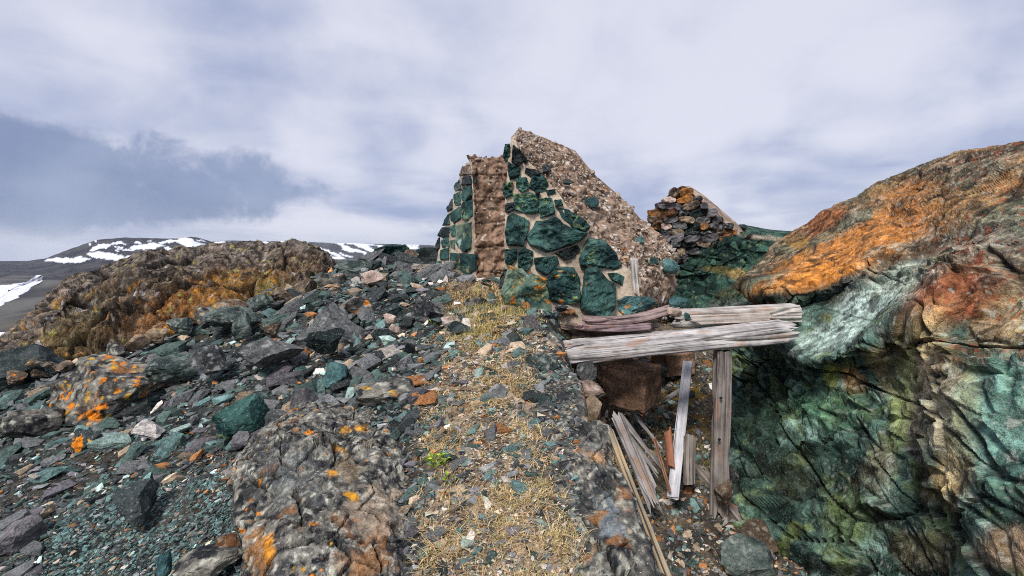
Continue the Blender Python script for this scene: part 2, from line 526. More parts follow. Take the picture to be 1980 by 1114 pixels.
nR, nC = 390, 510
Yr = np.exp(np.linspace(math.log(.55), math.log(17), nR)); Ur = np.concatenate([np.linspace(-2.6, -1.25, 50), np.linspace(-1.24, .2, 320), np.linspace(.205, .8, 110), np.linspace(.83, 2.4, 30)])
gx = (Yr[:, None] * Ur[None]).ravel(); gy = np.repeat(Yr, nC)
g_, fl_, tr_ = ground_parts(gx, gy)
gz = g_ * (1 - tr_) + fl_ * tr_
gv = np.stack([gx, gy, gz], 1)
rm = ridge_mask(gx, gy)
soil = mixc((.018, .024, .023), (.055, .064, .056), ss(-.4, .4, fbm(gv * 5, 4)))  # soil darkened so the gaps between scree stones read as deep shade
soil = mixc(soil, (.075, .05, .032), ss(.1, .5, fbm(gv * 2.2 + 8, 3)) * .5)
tan = mixc((.14, .10, .066), (.42, .315, .205), ss(-.6, .6, fbm(gv * 9 + 3, 4)))
rk_ = colour(gv * 1.6, 'mottled', 9, .12)
soil = mixc(soil, rk_, ss(.05, .35, gx - np.interp(gy, [0, 2, 3, 4, 5], [-.04, -.07, -.18, -.2, -.3])) * ss(-.5, .3, fbm(gv * 1.8 + 20, 3) + .3) * (1 - ss(4.2, 5, gy)))
gc = mixc(soil, tan, rm)
trc = mixc((.05, .042, .035), (.14, .11, .075), ss(-.4, .4, fbm(gv * 5 + 1, 4)))
trc = mixc(trc, (.25, .15, .02), ss(.05, .4, fbm(gv * 1.9 + 6, 3)) * ss(4.9, 5.8, gy) * .8)
trc = mixc(trc, (.20, .13, .075), ss(.02, .3, tr_) * (1 - ss(.5, .98, tr_)) * .8)
gc = mixc(gc, trc, ss(.05, .5, tr_))
gc *= 1.0
link('ground', mesh_np('ground', gv, grid_faces(nR, nC)[:, ::-1], gc, M_GROUND, True), kind='structure')

# ================================================================== FAR TERRAIN
def far_z(x, y):
    r = np.hypot(x, y)
    z = np.interp(np.log(np.maximum(r, 1)), np.log([1, 9, 16, 60, 200, 500, 1100, 2000, 5000, 14000]), [-3.2, -3.0, -3.0, -14, -40, -72, -95, -90, -105, -220])
    p = np.stack([x, y, 0 * x], 1)
    return z + np.clip(r * .006, 0, 14) * fbm(p / 260, 4) * 1.3
an = np.linspace(0, 2 * math.pi, 361)[:-1]
rr = np.concatenate([[.5], np.exp(np.linspace(math.log(6), math.log(8500), 140))])
fx = (rr[:, None] * np.sin(an)[None]).ravel(); fy = (rr[:, None] * np.cos(an)[None]).ravel()
fz = far_z(fx, fy)
fpx = CX + F * fx / np.maximum(fy, 1e-3); fpy = HY + F * (EYE - fz) / np.maximum(fy, 1e-3)
fv = np.stack([fx, fy, fz], 1)
nz = fbm(fv / 90, 5); fc = mixc((.035, .033, .034), (.12, .115, .105), ss(-.6, .7, nz + .7 * fbm(fv / 14, 3)))
fc = mixc(fc, (.10, .085, .055), ss(.0, .6, fbm(fv / 60 + 7, 4)) * .6)
link('valley_terrain', mesh_np('valley_terrain', fv, grid_faces(len(rr), 360, True), fc, M_FAR, True), kind='structure')

def snow_mask(px, py, patches, pts, amp=9.0, fr=.07):
    q = np.stack([px * fr, py * fr * 2.2, 0 * px], 1)
    dxn = amp * fbm(q, 4); dyn = amp * .32 * fbm(q + 9, 4)
    m = np.zeros(len(px))
    for (cx, cy, rx, ry, sl_) in patches:
        u = (px + dxn - cx) / rx; v = (py + dyn - cy - sl_ * (px - cx)) / ry
        m = np.maximum(m, 1 - ss(.8, 1.15, u * u + v * v))
    return m

def mountain(name, sky_pts, base_pts, Yb, Yt, patches, nu, nv, seed, rel):
    """fell with a front slope from base to crest and a rounded back"""
    s = lin_curve(sky_pts, nu); b = lin_curve(base_pts, nu)
    rows = []
    for t in np.linspace(0, 1.6, nv):
        if t <= 1:
            e = t ** .55 if Yt < 4000 else t ** .8
            q = b * (1 - e) + s * e; Y = Yb + (Yt - Yb) * t
            rows.append(P(q[:, 0], q[:, 1], Y))
        else:
            k = t - 1
            top = P(s[:, 0], s[:, 1], Yt)
            d = top.copy(); d[:, 0] *= 1 + k * .5; d[:, 1] += (Yt - Yb) * k * 1.5; d[:, 2] -= 2.2 * k * k * (Yt * .05)
            rows.append(d)
    g = np.array(rows); sh = g.shape
    p = g.reshape(-1, 3)
    tt = np.repeat(np.linspace(0, 1.6, nv), nu)
    n = fbm(p / (Yt * .05) + seed, 5)
    p[:, 2] += rel * n * ss(0, .3, tt) + rel * .5 * fbm(p / (Yt * .012) + seed, 4) * ss(0, .3, tt)
    px = CX + F * p[:, 0] / p[:, 1]; py = HY + F * (EYE - p[:, 2]) / p[:, 1]
    c = mixc((.010, .012, .018), (.052, .049, .048), ss(-.6, .6, fbm(p / (Yt * .02), 3) + .6 * fbm(p / (Yt * .005), 3)))
    rr_ = np.random.default_rng(int(seed * 10))
    lo_, hi_ = (170, 420) if Yt < 4000 else (400, 830)
    extra = [(rr_.uniform(lo_, hi_), rr_.uniform(464, 500), rr_.uniform(4, 15), rr_.uniform(.9, 2.2), rr_.uniform(.05, .4)) for _ in range(34)]
    m = snow_mask(px, py, patches + extra, p) * (tt < 1.05)
    c = mixc(c, (.80, .82, .86), m)
    link(name, mesh_np(name, p, grid_faces(nv, nu), c, M_FAR, True), kind='structure')

mountain('mountain', [(-260,500),(-60,506),(40,506),(88,499),(140,480),(190,463),(240,459),(300,461),(345,461),(370,457),(388,463),(405,478),(440,490),(520,505),(640,520)],
         [(-260,552),(-60,552),(40,552),(100,552),(150,552),(200,552),(240,552),(300,552),(350,552),(370,552),(390,552),(410,552),(450,552),(530,552),(650,552)], 1400, 2700,
         [(128,503,44,4.5,-.02),(195,477,24,5,-.25),(208,495,40,7,.12),(282,477,34,5.5,-.1),(272,500,26,8,.1),(336,488,26,7,.2),(368,470,28,9,.35),(325,467,22,3,-.1),(326,501,14,3,-.1),(375,482,22,4,.1),(150,497,9,1.6,0),(228,470,10,2,0)], 420, 60, 3.1, 3.0)
mountain('mountain', [(300,474),(390,468),(440,465),(520,466),(600,468),(680,470),(760,472),(830,474),(920,480),(1000,490)],
         [(300,505),(390,505),(440,505),(520,508),(600,510),(680,510),(760,510),(830,510),(920,510),(1000,510)], 4200, 5600,
         [(418,473,20,4,0),(435,470,14,3,0),(520,470,14,3,0),(545,470,9,4,0),(632,486,30,3.2,.35),(600,476,26,2.4,.3),(640,499,24,4.5,.1),(672,479,26,3,.3),(668,492,16,2.4,.3),(712,481,26,3,.3),(745,478,24,2.6,.2),(700,488,12,2,.3),(740,487,14,2.2,.3),(790,478,24,5,.1),(690,472,30,2,.1),(650,471,20,1.8,.1),(625,495,10,1.6,.3),(770,484,12,2,.3)], 400, 40, 9.4, 3.0)
# flat snow fields lying in the valley on the left
def snow_field(poly):
    poly = np.array(poly, float); c = poly.mean(0)
    rings = []; K = 60
    cl = np.vstack([poly, poly[:1]])
    seg = np.linspace(0, len(poly), K, endpoint=False); bd = np.stack([np.interp(seg, np.arange(len(cl)), cl[:, d]) for d in (0, 1)], 1)
    pts = []
    for s in (1.0, .8, .55, .3, .05):
        q = c + (bd - c) * s
        if s == 1.0: q = q + np.stack([5 * perlin(np.c_[bd * .09, 0 * bd[:, 0]]), 2.2 * perlin(np.c_[bd * .09 + 7, 0 * bd[:, 0]])], 1)
        Y = np.full(K, 700.0)
        for _ in range(12):   # march to where this direction meets the valley side
            X = (q[:, 0] - CX) / F * Y
            z = far_z(X, Y); Y = .5 * Y + .5 * np.clip((EYE - z) * F / np.maximum(q[:, 1] - HY, 4), 60, 4000)
        X = (q[:, 0] - CX) / F * Y
        pts.append(np.stack([X, Y, far_z(X, Y) + (1.2 if s < 1 else .2)], 1))
    v = np.concatenate(pts)
    n_ = len(v); col = np.full((n_, 3), .80); col[:, 2] = .85
    link('snow_field', mesh_np('snow_field', v, grid_faces(5, K, True), col, M_FAR, True), kind='structure')
snow_field([(-60,548),(10,552),(50,545),(97,524),(80,545),(40,572),(0,592),(-60,620)])
snow_field([(140,529),(160,527),(178,531),(170,535),(150,533)])
snow_field([(-50,640),(0,646),(20,646),(12,653),(-50,662)])

# ================================================================== CLIFF ON THE RIGHT
def cage_grid(cage, nv, nu):
    cage = np.array(cage, float)                      # cols x rows x 3 (px,py,Y)
    W = P(cage[..., 0], cage[..., 1], cage[..., 2]).transpose(1, 0, 2)   # rows x cols
    Wr = crom(W.shape[0], nv); Wc = crom(W.shape[1], nu)
    ein = lambda M: np.stack([Wr @ M[..., d] @ Wc.T for d in range(3)], -1)
    g = ein(W)
    pp = ein(cage.transpose(1, 0, 2))
    return g, pp

def blobs(c, px, py, L, wob):
    for (cx, cy, rx, ry, ang, colr, st) in L:
        a = math.radians(ang); ca, sa = math.cos(a), math.sin(a)
        ex = px - cx; ey = py - cy
        u = (ex * ca + ey * sa) / rx; v = (-ex * sa + ey * ca) / ry
        m = (1 - ss(.35, 1.25, np.sqrt(u * u + v * v) + wob)) * st
        c = mixc(c, colr, m)
    return c

cliff_cage = [
 [(1520,560,11),(1500,468,9.3),(1467,510,8.2),(1432,545,7.0),(1452,578,7.4),(1425,640,7.1),(1412,690,6.9),(1408,770,6.3),(1405,880,5.6),(1395,1030,5.2)],
 [(1620,520,11),(1565,440,8.8),(1532,490,7.6),(1500,562,5.9),(1522,590,6.3),(1490,652,5.6),(1482,705,6.0),(1465,830,5.3),(1445,1010,4.6),(1440,1200,4.4)],
 [(1740,450,10.5),(1640,395,8.2),(1620,460,6.8),(1600,545,5.4),(1600,580,5.45),(1560,692,4.6),(1575,722,4.95),(1570,860,4.5),(1530,1080,4.0),(1520,1300,3.8)],
 [(1830,390,10),(1720,346,7.6),(1710,430,6.0),(1700,500,5.0),(1688,565,4.65),(1650,670,4.15),(1662,712,4.35),(1670,850,4.0),(1650,1150,3.55),(1640,1400,3.4)],
 [(1930,350,9),(1800,313,6.8),(1800,400,5.3),(1800,500,4.4),(1778,560,4.15),(1730,622,3.85),(1745,690,3.92),(1770,830,3.5),(1780,1150,3.2),(1780,1450,3.0)],
 [(2030,330,8),(1890,297,6.0),(1890,380,4.7),(1890,480,3.95),(1872,550,3.75),(1840,620,3.5),(1850,680,3.4),(1870,850,3.05),(1890,1150,2.8),(1890,1500,2.7)],
 [(2180,320,7),(1985,292,5.2),(1985,370,4.1),(1985,470,3.45),(1980,555,3.25),(1970,620,3.05),(1975,700,2.92),(1985,850,2.7),(2000,1150,2.45),(2000,1550,2.35)],
 [(2400,320,6),(2150,290,4.6),(2150,360,3.6),(2150,470,2.98),(2150,550,2.82),(2150,620,2.65),(2150,700,2.5),(2160,850,2.3),(2180,1150,2.1),(2180,1600,2.05)],
 [(2900,320,5),(2500,290,3.6),(2500,360,2.9),(2500,470,2.42),(2500,550,2.28),(2500,620,2.15),(2500,700,2.05),(2500,850,1.9),(2520,1150,1.75),(2520,1700,1.7)]]

def rough_surface(name, cage, nv, nu, disp, paint, mat, flat=True):
    g, pp = cage_grid(cage, nv, nu)
    n = grid_normals(g).reshape(-1, 3)
    p = g.reshape(-1, 3); px = pp[..., 0].ravel(); py = pp[..., 1].ravel()
    vv = np.repeat(np.linspace(0, 1, nv), nu)
    sgn = -1.0 if (n * (np.array([0, 0, EYE]) - p)).sum(1).mean() < 0 else 1.0
    d, aux = disp(p, px, py, vv)
    q = p + n * sgn * d[:, None]
    px = CX + F * q[:, 0] / np.maximum(q[:, 1], .3); py = HY + F * (EYE - q[:, 2]) / np.maximum(q[:, 1], .3)   # where the broken surface really lies
    c = paint(p, px, py, aux)
    f = grid_faces(nv, nu)
    if sgn < 0: f = f[:, ::-1]
    return link(name, mesh_np(name, q, f, c, mat, not flat)), q.reshape(nv, nu, 3)

def cliff_disp(p, px, py, vv):
    top = 1 - ss(.30, .36, vv)
    wv = np.stack([fbm(p * .9 + k, 1) for k in (0, 5, 11)], 1) * .20
    wf = 0
    q = (p + wv) @ np.array([[.8, 0, .3], [0, .8, 0], [-.35, 0, 1.2]])
    f1, f2, fac, rd = voro(q * 1.45)
    h1, h2, fac2, rd2 = voro((q + wf) * 4.6 + 4)
    k1, k2, fac3, rd3 = voro((q + wf) * 12 + 8)
    crack = 1 - ss(0, .035, f2 - f1); crack2 = 1 - ss(0, .06, h2 - h1)
    big = facets(p * 1.15 + wv, 2, .5, 2.3, 1); mid = facets(p * 6, 2, .6, 2.1, 3); fin = facets(p * 24, 2, .6, 2.1, 5)
    chip = ss(0, .20, h2 - h1)            # blocks proud of their joints
    block_ = chip * (.022 * (1 + rd2) + .10 * fac2)
    d = .20 * big + .014 * mid + .008 * fin - .06 * crack + block_ + .006 * ss(0, .4, k2 - k1) * (1 + rd3)
    fibre = facets(p @ np.array([[.9, 0, .5], [0, 2.4, 0], [-1.2, 0, 5.0]]), 3, .55, 2.1, 2)
    dt = .10 * big + .012 * mid + .010 * fin + .03 * fbm(p * 1.7, 3) + .016 * fibre - .012 * crack + .15 * block_
    slab = (1 - ss(.8, 1.2, np.hypot((px - 1640 - .0 * py) / 150, (py - 615 + .35 * (px - 1640)) / 58)))
    d = d * (1 - slab) + slab * (.12 * big + .010 * fin + .012 * fibre + .008 * mid)
    far = ss(1.6, 3.2, p[:, 1])
    return (d * (1 - top) + dt * top) * (.5 + .5 * far), (crack, crack2, rd, rd2, rd3, fibre, top)

def cliff_paint(p, px, py, aux):
    crack, crack2, rd, rd2, rd3, fibre, top = aux
    wob = .45 * fbm(p * 2.6 + 3, 5) + .16 * rd2 + .10 * rd3
    n1 = fbm(p * 3.5, 4); n2 = fbm(p * 15, 4); n3 = perlin(p * 40); n4 = fbm(p * 6 + 40, 4)
    low = mixc((.012, .028, .024), (.085, .150, .115), ss(-.6, .7, n1 + .6 * rd2 + .3 * rd3))
    low = mixc(low, (.16, .19, .05), ss(.15, .6, n4 + .3 * rd3) * .55)
    low = mixc(low, (.22, .33, .28), ss(.35, .75, fbm(p * 5 + 70, 3) + .35 * rd3) * .6)
    up = mixc((.085, .060, .035), (.30, .23, .145), ss(-.4, .5, n1 + .5 * n2))
    up = mixc(up, (.16, .20, .14), ss(.1, .5, fbm(p * 2.1 + 9, 3)) * .6)
    c = mixc(up, low, ss(-60, 60, py - 600 + 90 * wob))
    L = [
     (1590,520,190,42,-24,(.66,.25,.045),1.0),(1700,450,150,40,-22,(.58,.225,.05),.95),(1800,420,90,45,-10,(.46,.19,.055),.7),
     (1600,425,80,22,-28,(.30,.105,.035),.9),(1740,375,110,24,-22,(.40,.165,.045),.85),(1540,470,30,18,0,(.46,.24,.05),.8),
     (1690,372,70,10,-26,(.13,.12,.07),.7),(1880,400,90,50,0,(.23,.20,.11),.6),(1940,350,60,30,0,(.32,.17,.07),.6),
     (1900,470,90,40,0,(.32,.27,.20),.7),(1870,330,120,22,-4,(.15,.14,.09),.7),
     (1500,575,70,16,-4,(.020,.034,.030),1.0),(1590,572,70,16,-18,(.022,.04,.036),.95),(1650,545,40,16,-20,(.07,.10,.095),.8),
     (1680,585,125,38,-28,(.44,.56,.48),1.0),(1600,652,110,30,-14,(.42,.54,.46),1.0),(1745,545,55,28,-20,(.46,.52,.40),.8),
     (1580,600,46,32,0,(.08,.145,.115),.9),(1600,615,16,12,0,(.20,.20,.05),.8),
     (1850,580,105,62,-15,(.32,.115,.05),.9),(1900,640,40,60,0,(.26,.15,.06),.6),(1790,620,60,30,-30,(.46,.29,.12),.7),
     (1790,690,75,85,0,(.52,.39,.20),.85),(1800,800,62,120,0,(.44,.38,.25),.8),(1830,930,48,60,0,(.52,.37,.17),.85),(1745,770,22,120,8,(.36,.43,.16),.7),
     (1870,790,30,90,6,(.36,.39,.22),.7),(1700,690,30,30,0,(.50,.34,.14),.6),(1650,735,22,24,0,(.50,.29,.11),.7),(1605,730,14,26,0,(.36,.40,.09),.8),
     (1945,800,60,130,0,(.21,.38,.30),.8),(1960,930,60,60,0,(.12,.24,.19),.7),(1600,800,90,46,10,(.085,.20,.115),.7),(1650,860,60,40,0,(.11,.23,.17),.6),
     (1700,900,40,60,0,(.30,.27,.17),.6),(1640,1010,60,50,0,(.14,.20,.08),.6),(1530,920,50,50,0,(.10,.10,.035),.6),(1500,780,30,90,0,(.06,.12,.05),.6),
     (1950,1060,60,45,0,(.46,.31,.19),.8),(1750,1000,50,50,0,(.05,.09,.075),.6),(1950,620,40,60,0,(.36,.25,.13),.8),(1800,1060,70,40,0,(.24,.20,.12),.5),(1470,830,70,150,0,(.012,.026,.020),.75),(1560,930,60,60,0,(.02,.035,.028),.5)]  # tall near-black blob by the post: trench shade painted into the rock colour
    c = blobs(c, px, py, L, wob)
    c = c * (1 + .55 * n2 + .35 * rd3 + .2 * rd2)[:, None].clip(.25, 1.9)
    c = mixc(c, (.66, .30, .07), ss(.25, .8, fibre) * top * .3 * ss(2.6, 4, p[:, 1]))
    c = mixc(c, (.07, .045, .03), ss(.35, .9, -fibre) * top * .5)
    c = mixc(c, (.50, .50, .42), ss(.34, .5, n3) * .5 * ss(1500, 1750, px))
    c = mixc(c, (.36, .08, .03), ss(.30, .5, perlin(p * 27 + 5)) * .55 * ss(1720, 1850, px) * (1 - ss(640, 760, py)))
    c = mixc(c, (.02, .022, .02), ss(.35, .7, fbm(p * 7 + 90, 4)) * .7)
    c = mixc(c, (.012, .016, .014), np.maximum(crack * .85, crack2 * .35))
    return c.clip(.006, .8)

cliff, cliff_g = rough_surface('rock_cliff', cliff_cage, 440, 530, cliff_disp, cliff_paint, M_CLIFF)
cliff['label'] = 'big rock cliff on the right with orange top and dark green face'
cliff['category'] = 'cliff'

# green bedrock below the rear gable
bed_cage = [[(1225,470,10.6),(1225,480,9.3),(1225,540,9.0),(1225,640,8.6),(1225,760,8.4)],
 [(1295,470,10.4),(1295,500,9.15),(1295,550,8.95),(1295,630,8.5),(1295,760,8.2)],
 [(1365,455,10.4),(1365,478,9.1),(1362,540,8.9),(1360,620,8.4),(1360,760,8.0)],
 [(1425,435,10.6),(1425,455,9.15),(1428,505,8.95),(1420,600,8.3),(1420,760,8.0)],
 [(1500,445,11.2),(1495,458,9.6),(1490,510,9.1),(1480,600,8.4),(1470,760,8.0)],
 [(1600,450,11.5),(1580,465,10.2),(1570,520,9.5),(1560,620,8.6),(1550,760,8.2)]]
def bed_disp(p, px, py, vv):
    wv = np.stack([fbm(p * .8 + k, 1) for k in (0, 5, 11)], 1) * .2
    f = facets(p * 1.2, 2, .5, 2.2, 4)
    h1, h2, fac, rd = voro((p + wv) * A(2.2, 2.2, 3.2)); k1, k2, fac2, rd2 = voro((p + wv) * 6)
    d = .18 * f + ss(0, .15, h2 - h1) * (.04 * (1 + rd) + .16 * fac) + ss(0, .15, k2 - k1) * (.02 * (1 + rd2) + .06 * fac2)
    d = d * ss(.1, .35, vv)
    return d, (rd, rd2, np.maximum(1 - ss(0, .06, h2 - h1), .5 * (1 - ss(0, .06, k2 - k1))))
def bed_paint(p, px, py, aux):
    rd, rd2, cr = aux
    c = mixc((.012, .030, .026), (.060, .135, .10), ss(-.9, .9, rd2 + .7 * fbm(p * 3, 3)))
    c = mixc(c, (.16, .24, .13), ss(.35, .6, perlin(p * 12)) * .6)
    wob = .5 * fbm(p * 2.8 + 4, 4)
    c = blobs(c, px, py, [(1395,522,44,7,4,(.16,.12,.03),.7),(1430,530,20,10,0,(.46,.33,.13),.9),(1420,565,40,14,-20,(.10,.08,.03),.5),(1440,590,60,12,0,(.12,.12,.11),.7),(1480,460,50,5,6,(.38,.33,.25),.9)], wob)
    return mixc(c, (.008, .012, .010), cr * .8)
bed, _ = rough_surface('green_bedrock', bed_cage, 170, 260, bed_disp, bed_paint, M_CLIFF)
bed['label'] = 'dark green bedrock face beneath the small rear gable wall'
bed['category'] = 'bedrock'

# rusty outcrop on the left
out_cage = [
 [(-300,800,8),(-300,730,6.2),(-300,770,5.3),(-300,830,4.9),(-300,900,4.7),(-300,1000,4.6)],
 [(-120,760,8),(-100,705,6.0),(-100,740,5.4),(-100,790,5.0),(-100,830,4.7),(-100,930,4.6)],
 [(20,740,9),(20,662,6.3),(20,690,5.7),(20,715,5.3),(15,760,4.9),(10,860,4.7)],
 [(100,640,10),(110,577,7.0),(110,615,6.2),(110,660,5.6),(105,720,5.2),(100,820,5.0)],
 [(150,590,11),(160,545,7.6),(160,590,6.6),(160,640,5.8),(160,710,5.2),(160,800,5.0)],
 [(200,560,11),(205,523,8.0),(205,560,7.0),(208,620,6.0),(215,690,5.4),(215,780,5.2)],
 [(300,540,11.5),(300,504,8.5),(300,542,7.2),(300,592,6.3),(300,655,5.6),(300,740,5.4)],
 [(395,520,12),(395,486,9.0),(400,528,7.5),(400,570,6.6),(400,618,6.0),(400,700,5.8)],
 [(490,500,12),(485,472,9.6),(500,512,7.9),(500,550,6.9),(500,592,6.3),(500,670,6.1)],
 [(590,500,12.5),(585,475,9.9),(590,510,8.3),(590,538,7.3),(590,567,6.7),(590,640,6.5)],
 [(650,540,12),(635,510,9.6),(640,522,8.6),(650,535,7.7),(650,552,7.1),(650,620,6.9)],
 [(700,560,11),(690,540,9.3),(690,545,8.5),(690,550,7.8),(690,560,7.3),(690,620,7.1)]]
def out_disp(p, px, py, vv):
    wv = np.stack([fbm(p * .8 + k, 1) for k in (0, 5, 11)], 1) * .22
    f1, f2, fac, rd = voro((p + wv) * A(.95, .95, 1.4))
    h1, h2, fac2, rd2 = voro((p + wv) * A(3.2, 3.2, 4.2) + 4)
    cr = 1 - ss(0, .05, f2 - f1); cr2 = 1 - ss(0, .07, h2 - h1)
    big = facets(p * 1.3, 2, .5, 2.2, 2); fin = facets(p * 15, 2, .6, 2.1, 6)
    top = 1 - ss(.3, .45, vv)
    d = .26 * big + .042 * fin + .06 * rd - .10 * cr + ss(0, .15, h2 - h1) * (.025 * (1 + rd2) + .07 * fac2) + .05 * facets(p * 5, 2, .6, 2.1, 4) + .015 * fbm(p * 9, 3)
    return d * (1 - .4 * top), (cr, cr2, rd, rd2, fin, top)
def out_paint(p, px, py, aux):
    cr, cr2, rd, rd2, rd3, top = aux
    wob = .45 * fbm(p * 2.2 + 4, 5)
    n1 = fbm(p * 4, 4); n2 = fbm(p * 14, 4)
    c = mixc((.035, .027, .020), (.19, .14, .09), ss(-.7, .8, n1 + .8 * n2 + .3 * rd2))
    L = [(380,590,190,50,-14,(.30,.135,.04),.8),(470,560,90,36,-14,(.33,.18,.04),.6),(120,660,90,60,-20,(.19,.135,.055),.7),(150,600,60,40,-30,(.12,.10,.05),.6),
         (260,540,60,30,-10,(.070,.058,.048),.8),(450,495,180,18,-8,(.16,.12,.09),.6),(575,500,60,22,10,(.24,.155,.09),.6),(520,560,40,20,0,(.25,.25,.07),.5),(60,720,80,30,0,(.05,.05,.035),.8)]
    c = blobs(c, px, py, L, wob)
    c = mixc(c, mixc((.06, .052, .045), (.27, .225, .185), ss(-.6, .6, n2 + .5 * n1)), top * .75)
    face = ss(505, 560, py + .12 * (px - 400))
    c = mixc(c, (.60, .26, .03), ss(.55, .80, fbm(p * 13 + 21, 3) + .3 * n1) * (1 - ss(560, 640, px)) * .9 * face)
    c = mixc(c, (.42, .38, .10), ss(.62, .82, fbm(p * 12 + 3, 3)) * .8)
    c = mixc(c, (.55, .53, .52), ss(.75, .85, fbm(p * 7 + 33, 3)) * .85)
    c = c * (1 + .35 * rd3 + .55 * n2)[:, None].clip(.3, 1.8)
    c = mixc(c, (.40, .38, .31), ss(.35, .5, perlin(p * 30)) * .5)
    c = mixc(c, (.02, .018, .014), ss(.4, .8, fbm(p * 8 + 50, 3)) * .7)
    return mixc(c * A(.80, .77, .76), (.014, .012, .010), np.maximum(cr * .85, cr2 * .5))
outc, _ = rough_surface('rock_outcrop', out_cage, 235, 470, out_disp, out_paint, M_CLIFF)
outc['label'] = 'long rusty brown rock outcrop with orange lichen at the left skyline'
outc['category'] = 'outcrop'

# ================================================================== AIR
_hb = bmesh.new(); bmesh.ops.create_cube(_hb, size=1.0)
bmesh.ops.scale(_hb, vec=(18000, 18000, 310), verts=_hb.verts); bmesh.ops.translate(_hb, vec=(0, 0, -37), verts=_hb.verts)
_hm = bpy.data.meshes.new('haze'); _hb.to_mesh(_hm); _hb.free()
_m = bpy.data.materials.new('valley_haze'); _m.use_nodes = True
_t = NT(_m.node_tree)
_pv = _t.node('ShaderNodeVolumePrincipled', inputs={'Color': (0.82, 0.88, 1.0, 1), 'Density': 0.000035, 'Anisotropy': 0.0})
_t.node('ShaderNodeOutputMaterial', inputs={'Volume': _pv.outputs[0]})
_hm.materials.append(_m)
link('haze', _hm, kind='stuff')

# ================================================================== WALLS
def ring_loft(curves, counts, nt, close=True):
    """curves: list of (px,py,Y) polylines top->bottom that form the corners of a closed plan; returns nt x N x 3 and side index"""
    cs = [P(*lin_curve(c, nt).T) for c in curves]
    segs, side = [], []
    for k in range(len(cs)):
        a, b = cs[k], cs[(k + 1) % len(cs)]
        for i in range(counts[k]):
            s = i / counts[k]
            segs.append(a * (1 - s) + b * s); side.append(k)
    return np.stack(segs, 1), np.array(side)

def outline_normals(g):
    du = np.roll(g, -1, 1) - np.roll(g, 1, 1); dv = np.gradient(g, axis=0)
    n = np.cross(du, dv); n /= np.linalg.norm(n, axis=2)[:, :, None] + 1e-9
    c = g.mean(1, keepdims=True)
    if (n * (g - c)).sum() < 0: n = -n
    return n

def wall_core(name, parent, curves, counts, nt, disp, paint, mat):
    g, side = ring_loft(curves, counts, nt)
    n = outline_normals(g)
    sd = np.tile(side, (nt, 1))
    p = g.reshape(-1, 3); nn = n.reshape(-1, 3); s_ = sd.ravel()
    q = p + nn * disp(p, s_)[:, None]
    N = g.shape[1]
    f = grid_faces(nt, N, True)
    # caps as fans of quads to a centre
    q = np.vstack([q, q[:N].mean(0), q[-N:].mean(0)])
    ct, cb = len(q) - 2, len(q) - 1
    i = np.arange(0, N, 1); j = (i + 1) % N
    cap1 = np.stack([i, j, np.full(N, ct), np.full(N, ct)], 1); b0 = (nt - 1) * N
    tri_t = np.stack([j, i, np.full(N, ct)], 1); tri_b = np.stack([b0 + i, b0 + j, np.full(N, cb)], 1)
    tris = np.vstack([f[:, [0, 1, 2]], f[:, [0, 2, 3]], tri_t, tri_b])
    c = paint(p, s_); c = np.vstack([c, c[:N].mean(0), c[-N:].mean(0)])
    o = child(name, mesh_np(name, q, tris, c, mat, True), parent)
    return o, g, n, side

def poly_stone(poly3, nrm, bulge, seed, kind, parent, lich=0.0, M=56, mat=None, name='stone', grow=1.06):
    """one masonry stone: closed lump grown out of its outline on the wall face"""
    r = np.random.default_rng(seed)
    poly3 = np.asarray(poly3, float); nrm = np.asarray(nrm, float); nrm = nrm / np.linalg.norm(nrm)
    cl = np.vstack([poly3, poly3[:1]])
    L = np.concatenate([[0], np.cumsum(np.linalg.norm(np.diff(cl, axis=0), axis=1))])
    t = np.linspace(0, L[-1], M, endpoint=False)
    b = np.stack([np.interp(t, L, cl[:, d]) for d in range(3)], 1)
    c = b.mean(0); b = c + (b - c) * grow; size = np.linalg.norm(b - c, axis=1).mean()
    b = c + (b - c) * (1 + .06 * perlin(b * 2.6 / max(size, .05) + seed) + .03 * perlin(b * 7 / max(size, .05) + seed))[:, None]
    rings = [(1.0, -.9), (1.0, .0), (.99, .5), (.965, .8), (.92, .95)] + ([(s_, 1.0) for s_ in (.86, .79, .72, .65, .58, .51, .44, .37, .30, .23, .16, .09, .03)] if M > 30 else [(.75, 1.0), (.5, 1.0), (.25, 1.0), (.07, 1.0)])
    tilt = r.normal(size=3) * .35; tilt -= nrm * (tilt @ nrm)
    V = []
    for s, h in rings:
        q = c + (b - c) * s
        hh = h * bulge * np.ones(M)
        if h > .3:
            z = (q - c) / max(size, .05)
            hh = hh * (1 + (1.0 if M > 30 else .5) * facets(z * 1.1 + seed * 1.9, 4 if M > 30 else 2, .55, 2.2, seed % 8)) + bulge * (z @ tilt) + .08 * bulge * fbm(z * 4 + seed, 2)
            hh = np.maximum(hh, .12 * bulge)
        V.append(q + nrm * hh[:, None])
    V = np.concatenate(V + [V[-1].mean(0, keepdims=True)])
    f = grid_faces(len(rings), M, True)
    tris = np.vstack([f[:, [0, 1, 2]], f[:, [0, 2, 3]], np.stack([(len(rings) - 1) * M + np.arange(M), (len(rings) - 1) * M + (np.arange(M) + 1) % M, np.full(M, len(V) - 1)], 1)])
    n_test = np.cross(V[tris[-1, 1]] - V[tris[-1, 0]], V[tris[-1, 2]] - V[tris[-1, 0]])
    if n_test @ nrm < 0: tris = tris[:, ::-1]
    col = colour(V, kind, seed, lich)
    return child(name, mesh_np(name, V, tris, col, mat or M_JADE, False), parent)

